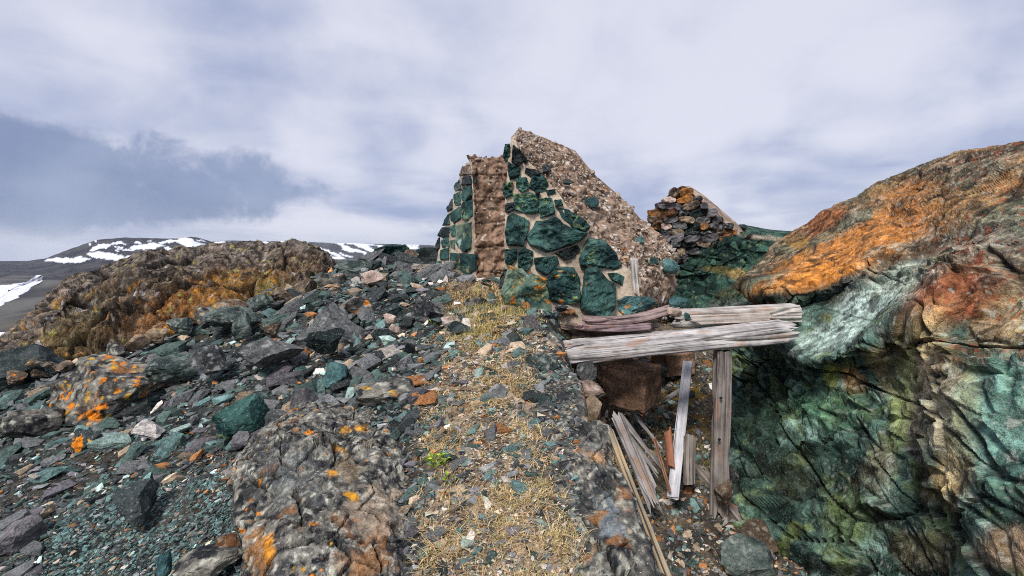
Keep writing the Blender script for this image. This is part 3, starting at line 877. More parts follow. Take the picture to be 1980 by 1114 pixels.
def chips_on(parent, name, pts, nrms, sizes, seed, pal):
    """merged small aggregate, real geometry"""
    r = np.random.default_rng(seed)
    V, Fc, C = [], [], []
    base, bf = ico(1)
    n = len(pts)
    R = r.normal(size=(n, 3, 3)); 
    for i in range(n):
        q, _ = np.linalg.qr(R[i])
        v = base * (1 + .3 * r.normal(size=(len(base), 1)).clip(-1, 1)) * A(1, .75, .5) * sizes[i] @ q
        V.append(v + pts[i] + nrms[i] * sizes[i] * .15); Fc.append(bf + i * len(base))
        C.append(np.tile(np.asarray(pal[r.integers(len(pal))]) * r.uniform(.75, 1.2), (len(base), 1)))
    return child(name, mesh_np(name, np.concatenate(V), np.concatenate(Fc), np.concatenate(C), M_CONC, False), parent, kind='stuff')

Z1 = lambda pts: [(820 + x / 2.717, 230 + y / 2.717) for x, y in pts]

# --- main wall -----------------------------------------------------
def Yf(py): return 5.25 + (612 - np.asarray(py, float)) / 350 * .28
W1 = empty('stone_wall', P(1100, 622, 5.4), 'tall pointed ruined wall of green stones in pale mortar with broken slope', 'wall')
W1['kind'] = 'thing'
def wy(pts): return [(x, y, float(Yf(y))) for x, y in pts]
cL = wy([(988,270),(985,290),(981,330),(977,380),(976,440),(976,500),(974,560),(974,600),(986,628)])
cR = wy([(996,272),(1003,296),(1045,333),(1082,375),(1118,428),(1150,465),(1192,500),(1236,536),(1226,628)])
cS = [(1003,249,5.85),(1050,265,5.95),(1112,291,6.05),(1150,338,6.1),(1200,381,6.1),(1243,428,6.1),(1283,458,6.05),(1314,494,5.95),(1290,628,5.9)]
cB = [(1000,252,6.1),(1010,280,6.2),(1020,340,6.3),(1020,390,6.3),(1020,440,6.3),(1020,480,6.3),(1015,520,6.3),(1010,560,6.3),(1010,628,6.3)]
def w1_disp(p, s):
    slope = .055 * fbm(p * 3, 3) + .05 * facets(p * 8, 2, .6, 2.3, 1) + .022 * facets(p * 28, 2, .6, 2.1, 3)
    face = .012 * fbm(p * 8, 3)
    slope = slope * ss(0, .45, 3.02 - p[:, 2])
    return np.where(s == 1, slope, np.where(s == 0, face, .03 * fbm(p * 4, 3)))
def w1_paint(p, s):
    m = colour(p, 'mortar'); c = colour(p * 1.6, 'concrete', 2)
    k1, k2, fac, rd = voro(p * 24)
    c = mixc(c * A(.72, .66, .60), (.47, .36, .275), ss(.0, .8, rd) * .7)
    c = mixc(c, (.66, .62, .57), ss(.72, .85, rd) * .9)
    c = mixc(c, (.10, .085, .07), ss(.35, .8, fbm(p * 5 + 6, 4)) * .7)
    c = mixc(c, (.60, .20, .03), ss(.72, .80, fbm(p * 9 + 16, 3)) * .8)
    m = mixc(m, (.62, .20, .03), ss(.80, .88, fbm(p * 11 + 11, 3)) * .8)
    return np.where((s == 0)[:, None], m, c)
core1, g1, n1_, side1 = wall_core('mortar_core', W1, [cL, cR, cS, cB], [110, 110, 20, 20], 170, w1_disp, w1_paint, M_MORTAR)
W1S = [
 ([(425,140),(450,138),(448,200),(430,225),(415,195)],'green',0),([(466,150),(500,165),(525,215),(495,255),(460,225)],'dark',0),
 ([(440,232),(505,265),(500,300),(450,318),(440,270)],'green',0),([(535,258),(600,275),(612,300),(560,304),(530,285)],'dark',.25),
 ([(485,305),(540,318),(550,370),(515,385),(485,360)],'green',0),([(565,310),(620,305),(650,345),(640,380),(590,388),(553,360)],'green',0),
 ([(415,345),(465,330),(460,400),(430,415),(415,385)],'green',0),([(470,400),(560,395),(595,425),(595,490),(570,500),(480,480)],'green',0),
 ([(585,390),(607,390),(605,422),(585,425)],'dark',0),([(605,425),(670,420),(685,500),(610,520),(600,470)],'green',0),
 ([(640,380),(685,372),(690,395),(650,405)],'green',.2),([(685,430),(720,425),(730,455),(690,462)],'green',0),
 ([(430,450),(470,440),(480,475),(440,495),(425,480)],'dark',0),([(705,470),(760,480),(840,540),(860,580),(830,595),(780,570),(720,515)],'green',0),
 ([(440,520),(475,503),(550,540),(540,600),(520,665),(440,660),(430,600)],'green',0),([(545,630),(595,545),(690,528),(720,555),(845,615),(780,660),(640,700),(560,655)],'green',0),
 ([(425,690),(485,685),(485,740),(450,775),(425,750)],'green',0),([(495,700),(530,680),(570,700),(565,760),(540,800),(495,775)],'green',0),
 ([(582,735),(690,725),(710,755),(640,825),(590,790)],'green',0),([(690,705),(800,665),(818,690),(790,725),(740,742)],'dark',0),
 ([(820,735),(860,640),(930,640),(1000,700),(1030,770),(990,790),(870,765),(825,770)],'green',0),([(818,768),(850,766),(856,790),(826,792)],'dark',0),
 ([(425,870),(450,785),(520,800),(640,850),(665,990),(640,1050),(520,1010),(440,970),(415,930)],'jade_pale',.62),
 ([(640,860),(690,790),(780,785),(810,850),(820,930),(800,970),(720,970),(670,955)],'green',.55),
 ([(835,880),(850,800),(910,785),(960,850),(1000,880),(990,1000),(960,1045),(880,1035),(825,1000)],'green',.1),
 ([(965,815),(1010,810),(1050,830),(1040,875),(990,850)],'green',0),([(1020,955),(1060,935),(1190,940),(1205,970),(1160,1000),(1050,1035),(1025,1000)],'teal',.35),
 ([(400,830),(428,790),(440,800),(422,880),(395,890)],'dark',0),([(680,1005),(760,1000),(800,1030),(690,1044)],'grey',0),([(640,1050),(690,1010),(690,1050),(650,1065)],'teal',0),
 ([(500,190),(520,188),(545,225),(530,240)],'dark',0),([(600,330),(612,328),(606,300),(596,302)],'dark',0)]
for i, (poly, kind, lich) in enumerate(W1S):
    q = Z1(poly)
    pts = np.array([P(x, y, float(Yf(y))) for x, y in q])
    sz = np.linalg.norm(pts - pts.mean(0), axis=1).mean()
    poly_stone(pts, (0.02, -1, .16), .02 + .24 * sz, 100 + i, kind, W1, lich, grow=1.08)
# loose stones still bedded in the broken slope and on the ledge
def lump(parent, px, py, Y, wpx, hpx, kind, seed, depth=None, lich=0, level=3, name='stone', lean=0, mat=None):
    w_, h_ = wpx / F * Y, hpx / F * Y
    v, f = rock_geo(level, (w_, depth or .7 * w_, h_), seed, 10, .05, .06)
    a = lean; ca, sa = math.cos(a), math.sin(a)
    v = v @ np.array([[ca, 0, sa], [0, 1, 0], [-sa, 0, ca]])
    v = v + P(px, py, Y)
    return child(name, mesh_np(name, v, f, colour(v, kind, seed, lich), mat or M_ROCK, False), parent)
for i, (x, y, w_, h_, k, dY) in enumerate([(1056,327,20,20,'dark',.02),(1097,352,22,11,'dark',.05),(1144,392,28,24,'teal',.06),(1160,453,14,15,'dark',0),(1237,464,20,15,'teal',.1),
        (1264,508,32,24,'jade_pale',-.02),(1298,513,36,30,'teal',-.02),(1243,519,24,14,'jade_pale',-.05),(1262,593,36,26,'dark',0),(1308,587,44,27,'teal',-.08),(1240,600,20,20,'pink',0),(1185,312,14,9,'quartz',.3)][:11]):
    Y = 5.50 + (x - 1050) / 260 * .18 + dY
    lump(W1, x, y, Y, w_, h_, k, 300 + i)
# aggregate on the slope
sel = [i for i in range(len(side1)) if side1[i] == 1]
gs = g1[:, sel].reshape(-1, 3); ns = n1_[:, sel].reshape(-1, 3)
r_ = np.random.default_rng(11); ids = r_.choice(len(gs), 1500, replace=False)
AGG = [(.46,.36,.28),(.50,.41,.33),(.36,.27,.21),(.24,.18,.14),(.42,.30,.21),(.58,.51,.44),(.42,.32,.25)]
chips_on(W1, 'aggregate', gs[ids], ns[ids], np.exp(r_.normal(math.log(.015), .5, len(ids))), 12, AGG)
# rubble footing under the wall
fv_, ff_ = rock_geo(5, (1.42, .62, .26), 41, 8, .10, .10)
fv_ = fv_ + P(1188, 634, 5.38)
child('footing', mesh_np('footing', fv_, ff_, mixc(colour(fv_, 'mortar', 3) * .8, colour(fv_, 'pink', 2), ss(-.2, .3, perlin(fv_ * 7))), M_CONC, False), W1)
for i, (x, y, w_, h_, k) in enumerate([(1098,605,30,16,'rust'),(1085,596,24,14,'grey'),(1300,604,34,20,'pink'),(1328,612,14,18,'teal'),(1062,625,26,22,'grey'),(1070,640,22,18,'greengrey'),(1050,612,30,14,'grey')]):
    lump(W1, x, y, 5.02, w_, h_, k, 340 + i)

# --- left wall -----------------------------------------------------
W2 = empty('stone_wall', P(915, 530, 7.1), 'shorter wall stub left of the pointed wall with brown concrete end', 'wall')
W2['kind'] = 'thing'
aA = [(901,316,7.5),(890,340,7.7),(876,380,7.8),(863,425,7.9),(850,475,8.0),(839,530,8.0)]
aB = [(911,309,6.9),(914,345,6.85),(916,390,6.8),(918,440,6.75),(919,485,6.72),(921,540,6.7)]
aC = [(984,304,6.95),(985,345,6.9),(985,390,6.9),(985,440,6.85),(985,485,6.8),(985,540,6.8)]
aD = [(984,306,8.2),(985,345,8.2),(985,390,8.2),(985,440,8.2),(985,485,8.2),(985,540,8.2)]
def w2_disp(p, s):
    lift = 1 - ss(0, .03, np.abs(((p[:, 2] + .03 * fbm(p * 3, 2)) % .36) - .18))
    return np.where(s == 1, -.02 * lift + .03 * fbm(p * 4, 3) + .045 * facets(p * 7, 3) + .02 * fbm(p * A(2, 2, 9) + 4, 3), .012 * fbm(p * 8, 3))
def w2_paint(p, s):
    m = colour(p, 'mortar', 1)
    c = colour(p * 1.4, 'concrete', 5) * A(.78, .66, .58)
    c = mixc(c, (.44, .34, .26), ss(.2, .7, fbm(p * A(3, 3, 6) + 13, 4)) * .7)
    c = mixc(c, (.05, .036, .028), ss(.25, .7, fbm(p * A(2.5, 2.5, 8) + 3, 4)) * .7)
    lift = 1 - ss(0, .02, np.abs(((p[:, 2] + .03 * fbm(p * 3, 2)) % .36) - .18))
    c = mixc(c, (.045, .032, .025), lift * .75)
    c = mixc(c, (.62, .52, .42), ss(.60, .68, perlin(p * 26)) * .8)
    return np.where((s == 0)[:, None], m, c)
core2, g2, n2_, side2 = wall_core('mortar_core', W2, [aA, aB, aC, aD], [60, 70, 16, 20], 130, w2_disp, w2_paint, M_MORTAR)
W2S = [([(195,265),(240,240),(265,250),(258,290),(200,295)],'brown'),([(200,310),(245,300),(250,345),(200,350)],'dark'),([(205,360),(250,355),(255,400),(230,435),(200,425)],'green'),
 ([(160,350),(190,320),(195,370),(165,380)],'greengrey'),([(160,400),(190,385),(195,450),(165,455)],'green'),([(200,465),(215,440),(255,430),(255,510),(225,535),(198,515)],'green'),
 ([(135,500),(185,465),(190,520),(160,550),(140,530)],'green'),([(120,470),(150,420),(150,470),(125,490)],'dark'),([(105,540),(130,500),(135,555),(100,560)],'green'),
 ([(170,560),(250,545),(245,680),(215,700),(175,650)],'jade_pale'),([(140,570),(165,555),(165,615),(145,615)],'green'),([(75,610),(100,570),(135,570),(135,620),(85,622)],'dark'),
 ([(90,640),(130,625),(135,670),(95,675)],'green'),([(60,660),(80,625),(85,680),(65,690)],'dark'),([(85,690),(130,680),(130,735),(90,740)],'green'),
 ([(140,705),(270,715),(270,790),(240,820),(150,790)],'green'),([(100,790),(140,775),(190,800),(180,820),(110,820)],'dark'),([(60,750),(90,745),(90,800),(60,790)],'green'),([(138,640),(162,635),(162,680),(142,675)],'jade_pale'),
 ([(248,300),(275,308),(272,338),(252,340)],'dark'),([(195,300),(215,255),(205,250),(185,300)],'brown')]
ptA = np.array(aA, float); ptB = np.array(aB, float)
def y2(px, py):
    ax = np.interp(py, ptA[:, 1], ptA[:, 0]); ay = np.interp(py, ptA[:, 1], ptA[:, 2]); bx = np.interp(py, ptB[:, 1], ptB[:, 0]); by = np.interp(py, ptB[:, 1], ptB[:, 2])
    t = np.clip((px - ax) / (bx - ax), -.1, 1.05)
    # perspective-correct along the face
    return 1 / ((1 - t) / ay + t / by)
for i, (poly, kind) in enumerate(W2S):
    q = Z1(poly); pts = np.array([P(x, y, float(y2(x, y))) for x, y in q])
    sz = np.linalg.norm(pts - pts.mean(0), axis=1).mean()
    poly_stone(pts, (-.75, -.66, .1), .012 + .05 * sz, 200 + i, kind, W2, .55 if i == 15 else 0)
s2 = [i for i in range(len(side2)) if side2[i] == 1]; gs = g2[:, s2].reshape(-1, 3); ns = n2_[:, s2].reshape(-1, 3)
ids = r_.choice(len(gs), 50, replace=False)
chips_on(W2, 'aggregate', gs[ids], ns[ids], np.exp(r_.normal(math.log(.018), .4, len(ids))), 13, AGG)
top2 = P(r_.uniform(906, 984, 90), r_.uniform(305, 316, 90), r_.uniform(6.9, 7.6, 90))
chips_on(W2, 'rubble_crown', top2, np.tile(A(0, 0, 1), (90, 1)), np.exp(r_.normal(math.log(.028), .3, 90)), 14, [(.2,.15,.11),(.33,.26,.2),(.12,.10,.08),(.26,.17,.1)])

# --- rear gable ------------------------------------------------------
W3 = empty('stone_wall', P(1340, 500, 9.2), 'small rear gable of dark and rust brown rubble stones above green bedrock', 'wall')
W3['kind'] = 'thing'
q = lambda pts, Y: [(x, y, Y) for x, y in pts]
bL = q([(1319,360),(1298,372),(1275,395),(1250,418),(1262,440),(1288,478),(1302,512)], 9.1)
bR = q([(1327,362),(1345,378),(1365,398),(1385,416),(1405,432),(1420,446),(1428,458)], 9.1)
bS = q([(1334,360),(1360,377),(1385,398),(1405,415),(1424,432),(1440,444),(1444,456)], 9.5)
bB = q([(1322,360),(1300,375),(1280,400),(1262,420),(1270,440),(1295,478),(1305,512)], 9.8)
def w3_paint(p, s):
    d = colour(p, 'brown', 4) * .45; c = colour(p, 'concrete', 7) * 1.15
    return np.where((s == 0)[:, None], d, c)
wall_core('rubble_core', W3, [bL, bR, bS, bB], [30, 24, 8, 10], 60, lambda p, s: .02 * fbm(p * 5, 3), w3_paint, M_CONC)
r3 = np.random.default_rng(31)
yy = 364.0
LP = np.array([(x, y) for x, y, _ in bL]); RP = np.array([(x, y) for x, y, _ in bR])
W3K = ['purple', 'grey', 'dark', 'brown', 'grey', 'rust', 'purple', 'brown', 'pink', 'rust', 'grey']
k3 = 0
while yy < 505:
    hh = r3.uniform(11, 19)
    x0 = np.interp(yy + hh / 2, LP[:, 1], LP[:, 0]) - 2; x1 = np.interp(yy + hh / 2, RP[:, 1], RP[:, 0]) + 1
    if yy > 452: x1 = min(x1, 1420 - (yy - 452) * 2.3)
    x = x0
    while x < x1 - 5:
        ww = r3.uniform(16, 38)
        if x + ww > x1 - 8: ww = x1 - x
        sl_ = r3.uniform(-.12, .28)
        pts2 = []
        for fx_, fy_ in ((.04, .3), (.2, .04), (.6, 0), (.92, .12), (1.0, .55), (.85, .95), (.45, 1.0), (.1, .85)):
            X = x + ww * (fx_ + r3.uniform(-.05, .05)); Yp = yy + hh * (fy_ + r3.uniform(-.08, .08)) - sl_ * (X - x - ww / 2)
            pts2.append(P(X, Yp, 9.1))
        kd = W3K[r3.integers(len(W3K))]
        poly_stone(pts2, (-.05, -1, .08), r3.uniform(.05, .11), 400 + k3, kd, W3, 0, M=20, mat=M_ROCK)
        k3 += 1; x += ww - 1
    yy += hh - 1.5
lump(W3, 1436, 440, 9.4, 18, 14, 'dark', 390)

# ================================================================== TIMBER
def timber(name, p0, p1, w_, h_, seed, mat, label, cat='timber', group=None, roll=0.0, tip0=.03, tip1=.03, bend=0.0, rough=.005, side=None, tone=(1, 1, 1), slant=0, nl=90, na=44, parent=None):
    a, b = np.asarray(p0, float), np.asarray(p1, float)
    Lg = np.linalg.norm(b - a); ex = (b - a) / Lg
    upv = A(0, 0, 1) if abs(ex[2]) < .8 else A(0, -1, 0)
    ey = np.cross(upv, ex); ey /= np.linalg.norm(ey); ez = np.cross(ex, ey)
    cr, sr = math.cos(roll), math.sin(roll)
    ey, ez = ey * cr + ez * sr, -ey * sr + ez * cr
    th = np.linspace(0, 2 * math.pi, na, endpoint=False)
    c, s = np.cos(th), np.sin(th); k = 7.0
    rad = (np.abs(c) ** k + np.abs(s) ** k) ** (-1 / k)
    Y0, Z0 = rad * c * w_ / 2, rad * s * h_ / 2
    t = np.linspace(0, 1, nl)
    fib = np.stack([Y0 * 28, Z0 * 28, np.full(na, seed * 7.7)], 1)
    e0 = tip0 * (perlin(fib) * 1.3 + .6 * perlin(fib * 2.3)) + tip0 * .4; e1 = tip1 * (perlin(fib + 9) * 1.3 + .6 * perlin(fib * 2.3 + 4)) + tip1 * .4
    X = e0[None] + (Lg - e0 - e1)[None] * t[:, None]
    if slant: X = X + slant * (Z0 / h_ + .5)[None] * (1 - t)[:, None] ** 2
    Yg = np.tile(Y0, (nl, 1)); Zg = np.tile(Z0, (nl, 1))
    q = np.stack([X.ravel() * 1.1, Yg.ravel() * 26, Zg.ravel() * 26], 1) + seed * 3.3
    d = rough * (.8 * fbm(q, 3) - 1.6 * (1 - ss(0, .10, np.abs(perlin(q * A(.6, .35, .35) + 5)))))
    low = np.stack([X.ravel() * 1.5, 0 * X.ravel() + seed, 0 * X.ravel()], 1)
    tap = 1 + .07 * perlin(low) 
    rn = np.sqrt(Yg.ravel() ** 2 + Zg.ravel() ** 2) + 1e-9
    fe = 1 - .35 * np.maximum(1 - t / .035, 0)[:, None] * np.ones(na)[None] - (.25 if tip1 > .05 else 0) * np.maximum(1 - (1 - t) / .025, 0)[:, None] * np.ones(na)[None]
    Yl = Yg.ravel() * tap * (1 + d / rn) ; Zl = Zg.ravel() * tap * (1 + d / rn)
    if tip0 > .05: Zl = Zl * fe.ravel()
    Zl = Zl + bend * np.sin(np.pi * X.ravel() / Lg)
    V = np.stack([X.ravel(), Yl, Zl], 1)
    V = np.vstack([V, V[:na].mean(0) + A(.01, 0, 0), V[-na:].mean(0) - A(.01, 0, 0)])
    f = grid_faces(nl, na, True)
    i = np.arange(na); j = (i + 1) % na; b0 = (nl - 1) * na
    tris = np.vstack([f[:, [0, 2, 1]], f[:, [0, 3, 2]], np.stack([i, j, np.full(na, len(V) - 2)], 1)[:, ::1], np.stack([b0 + j, b0 + i, np.full(na, len(V) - 1)], 1)])
    g = (1 + .22 * fbm(np.stack([V[:, 0] * 2.2, V[:, 1] * 22, V[:, 2] * 22], 1) + seed, 3)).clip(.4, 1.5)
    col = g[:, None] * np.asarray(tone)[None]
    me = mesh_np(name, V, tris, None, mat, False)
    ca = me.color_attributes.new('Col', 'FLOAT_COLOR', 'POINT')
    c4 = np.ones((len(V), 4), np.float32); c4[:, :3] = col; ca.data.foreach_set('color', c4.ravel())
    o = link(name, me, None, label, cat, group)
    M = np.eye(4); M[:3, 0], M[:3, 1], M[:3, 2], M[:3, 3] = ex, ey, ez, a
    o.matrix_world = Matrix(M.tolist())
    return o

tb = timber('wooden_beam', P(1066, 684, 4.80), P(1528, 638, 5.0), .30, .205, 1, M_WOODG, 'long silver grey beam across the trench with splintered left end', 'beam', tip0=.16, tip1=.08, rough=.015, slant=.12, nl=200, na=72, tone=(1.12, 1.12, 1.16))
tb2 = timber('wooden_beam', P(1300, 616, 5.36), P(1538, 604, 5.30), .28, .19, 2, M_WOODG, 'short square beam lying behind the long beam under the wall', 'beam', tip0=.1, tip1=.012, rough=.014, nl=120, na=64, tone=(1.1, 1.08, 1.06))
timber('split_plank', P(1335, 619, 5.17), P(1487, 613, 5.15), .05, .105, 3, M_WOODG, 'split pale board lodged between the two grey beams', 'plank', tip0=.10, tip1=.02, tone=(1.2, 1.12, 1.05))
tpost = timber('wooden_post', P(1397, 676, 4.90), P(1390, 1000, 4.78), .165, .14, 4, M_WOODB, 'upright grey post with two knots standing in the trench under the beam', 'post', tip0=.015, tip1=.05, rough=.012, nl=140, na=60, tone=(1.0, .98, 1.02))
for kx, ky in ((1394, 770), (1391, 850)):
    kv, kf = ico(3); kv = kv * A(.016, .010, .013) + (.002 * perlin(kv * 3))[:, None]
    ko = link('knot', mesh_np('knot', kv, kf, np.full((len(kv), 3), .022), M_CONC, True), tpost)
    ko.matrix_world = Matrix.Translation(Vector(P(kx, ky, 4.865 - .072 - (ky - 676) / 324 * .12)))
timber('pale_plank', P(1330, 699, 6.1), P(1301, 963, 4.62), .028, .112, 5, M_WOODP, 'straight pale grey plank leaning upright left of the trench post', 'plank', tip0=.012, tip1=.012, rough=.003, roll=math.pi / 2, tone=(1.05, 1.05, 1.08))
timber('leaning_timber', P(1191, 800, 4.75), P(1268, 990, 4.45), .11, .13, 6, M_WOODG, 'splintered grey timber leaning against the ridge side of the trench', 'timber', tip0=.04, tip1=.28, rough=.012, tone=(.82, .82, .86))
for i, (a, b, wd) in enumerate([((1203,803,5.25),(1284,915,5.05),.05),((1206,815,5.2),(1280,905,5.0),.055),((1209,832,5.15),(1277,925,4.95),.05),((1214,850,5.1),(1272,915,4.95),.045),((1222,795,5.4),(1282,872,5.2),.05),((1230,862,5.0),(1268,945,4.8),.045)]):
    timber('thin_plank', P(*a), P(*b), .022, wd, 20 + i, M_WOODG, ['longest upper', 'second upper', 'middle', 'short lower', 'rearmost topmost', 'lowest front'][i] + ' thin grey board in the fan beside the leaning timber', 'plank', 'fan of broken boards in the trench', roll=math.pi / 2, tip0=.05, tip1=.06, rough=.004, tone=(.7, .7, .72), nl=50, na=28)
timber('ridge_plank', P(1174, 830, 2.98), P(1288, 1130, 2.04), .045, .10, 61, M_WOODO, 'long ochre streaked plank running along the ridge edge to the bottom edge', 'plank', tip0=.06, tip1=.02, rough=.008, nl=120, na=40)
timber('wood_splinter', P(1265, 849, 4.85), P(1294, 948, 4.62), .03, .035, 30, M_WOODR, 'thin orange brown splinter leaning beside the pale plank', 'splinter', tip0=.05, tip1=.05, nl=50, na=24)
timber('broken_stump', P(1290, 829, 5.05), P(1297, 905, 4.85), .07, .08, 31, M_WOODR, 'red rotten broken stump of wood left of the pale plank', 'stump', tip0=.1, tip1=.02, tone=(1, .8, .8), nl=50, na=30)
timber('post_stub', P(1334, 843, 5.05), P(1333, 938, 4.88), .11, .10, 32, M_WOODB, 'short brown post stub between the pale plank and tall post', 'post', tip0=.03, tip1=.02, nl=60, na=40)
timber('fallen_timber', P(1346, 903, 5.35), P(1446, 1024, 4.58), .13, .11, 34, M_WOODB, 'fallen split timber lying behind the foot of the tall post', 'timber', tip0=.05, tip1=.12, rough=.012, tone=(1.1, 1.05, 1.05))
timber('wood_scrap', P(1166, 763, 5.6), P(1212, 792, 5.5), .05, .045, 35, M_WOODB, 'dark scrap of wood lying below the tilted concrete block', 'wood scrap', nl=40, na=24)
timber('wood_scrap', P(1288, 772, 6.0), P(1320, 752, 6.1), .06, .045, 36, M_WOODG, 'pale wood scrap lying right of the tilted concrete block', 'wood scrap', tip0=.05, tip1=.05, nl=40, na=24)
timber('weathered_plank', P(1128, 618, 4.98), P(1298, 596, 5.12), .16, .075, 37, M_WOODV, 'curved purple brown plank wedged beneath the pointed wall', 'plank', bend=-.06, tip0=.05, tip1=.09, rough=.014, tone=(1.1, 1.05, 1.0))
timber('weathered_plank', P(1118, 632, 4.92), P(1262, 630, 4.98), .16, .06, 38, M_WOODV, 'lower purple brown plank lying on the footing over the beam', 'plank', bend=-.02, tip0=.09, tip1=.06, rough=.014, tone=(.9, .85, .9))
timber('wood_wedge', P(1224, 497, 5.34), P(1231, 574, 5.24), .06, .06, 39, M_WOODG, 'small upright grey wedge of wood at the wall\'s lower right edge', 'wood wedge', tip0=.06, tip1=.03, nl=40, na=24)

# concrete blocks under the beam
def block(px, py, Y, dims, rz, tilt, seed, label):
    n = 26
    V, Fq = [], []
    bm = bmesh.new(); bmesh.ops.create_cube(bm, size=1.0)
    bmesh.ops.subdivide_edges(bm, edges=bm.edges[:], cuts=n, use_grid_fill=True)
    bmesh.ops.triangulate(bm, faces=bm.faces[:])
    v = np.array([x.co[:] for x in bm.verts]); f = np.array([[y.index for y in x.verts] for x in bm.faces]); bm.free()
    m = np.sort(np.abs(v), 1)
    v = v * (1 - .02 * ss(.46, .5, m[:, 1]))[:, None]
    v = v * np.asarray(dims)
    nr = v / np.linalg.norm(v, axis=1)[:, None]
    v = v + nr * (.012 * fbm(v * 6 + seed, 4) - .03 * ss(.25, .5, fbm(v * 5 + seed + 4, 3)) * ss(.42, .5, m[:, 1]))[:, None]
    c = colour(v, 'concrete', seed) * A(1.0, .80, .66) * (1 + .15 * np.sin(v[:, 2:3] * 40 + fbm(v * 3, 2)[:, None]))
    c = mixc(c, (.06, .04, .028), ss(.1, .5, fbm(v * A(3, 3, 8) + 2, 3)) * .5)
    o = link('concrete_block', mesh_np('concrete_block', v, f, c, M_CONC, False), None, label, 'concrete block')
    o.rotation_euler = (tilt[0], tilt[1], rz); o.location = P(px, py, Y)
    return o
block(1222, 742, 5.45, (.52, .50, .44), math.radians(-38), (math.radians(2), math.radians(2)), 3, 'brown cast concrete block lying tilted below the long beam')
block(1300, 700, 6.9, (.5, .4, .32), math.radians(20), (0, 0), 5, 'dark brown concrete lump half hidden behind the tilted block')

# iron pins in the cliff
def pin(px, py, Y, h, lean, label):
    n = 10; t = np.linspace(0, 1, 7); rads = np.array([.014, .014, .013, .012, .018, .018, .004])
    v = []
    for k, tt in enumerate(t):
        th = np.linspace(0, 2 * math.pi, n, endpoint=False)
        v.append(np.stack([rads[k] * np.cos(th) + lean * tt * h, rads[k] * np.sin(th), np.full(n, tt * h)], 1))
    o = link('iron_pin', mesh_np('iron_pin', np.concatenate(v), grid_faces(7, n, True), None, M_IRON, True), None, label, 'pin')
    o.color = (.035, .022, .018, 1); o.location = P(px, py, Y)
pin(1782, 358, 6.0, .20, -.12, 'short dark iron pin standing on the orange cliff top')
pin(1972, 352, 4.5, .17, .05, 'thin iron pin at the far right of the cliff top')

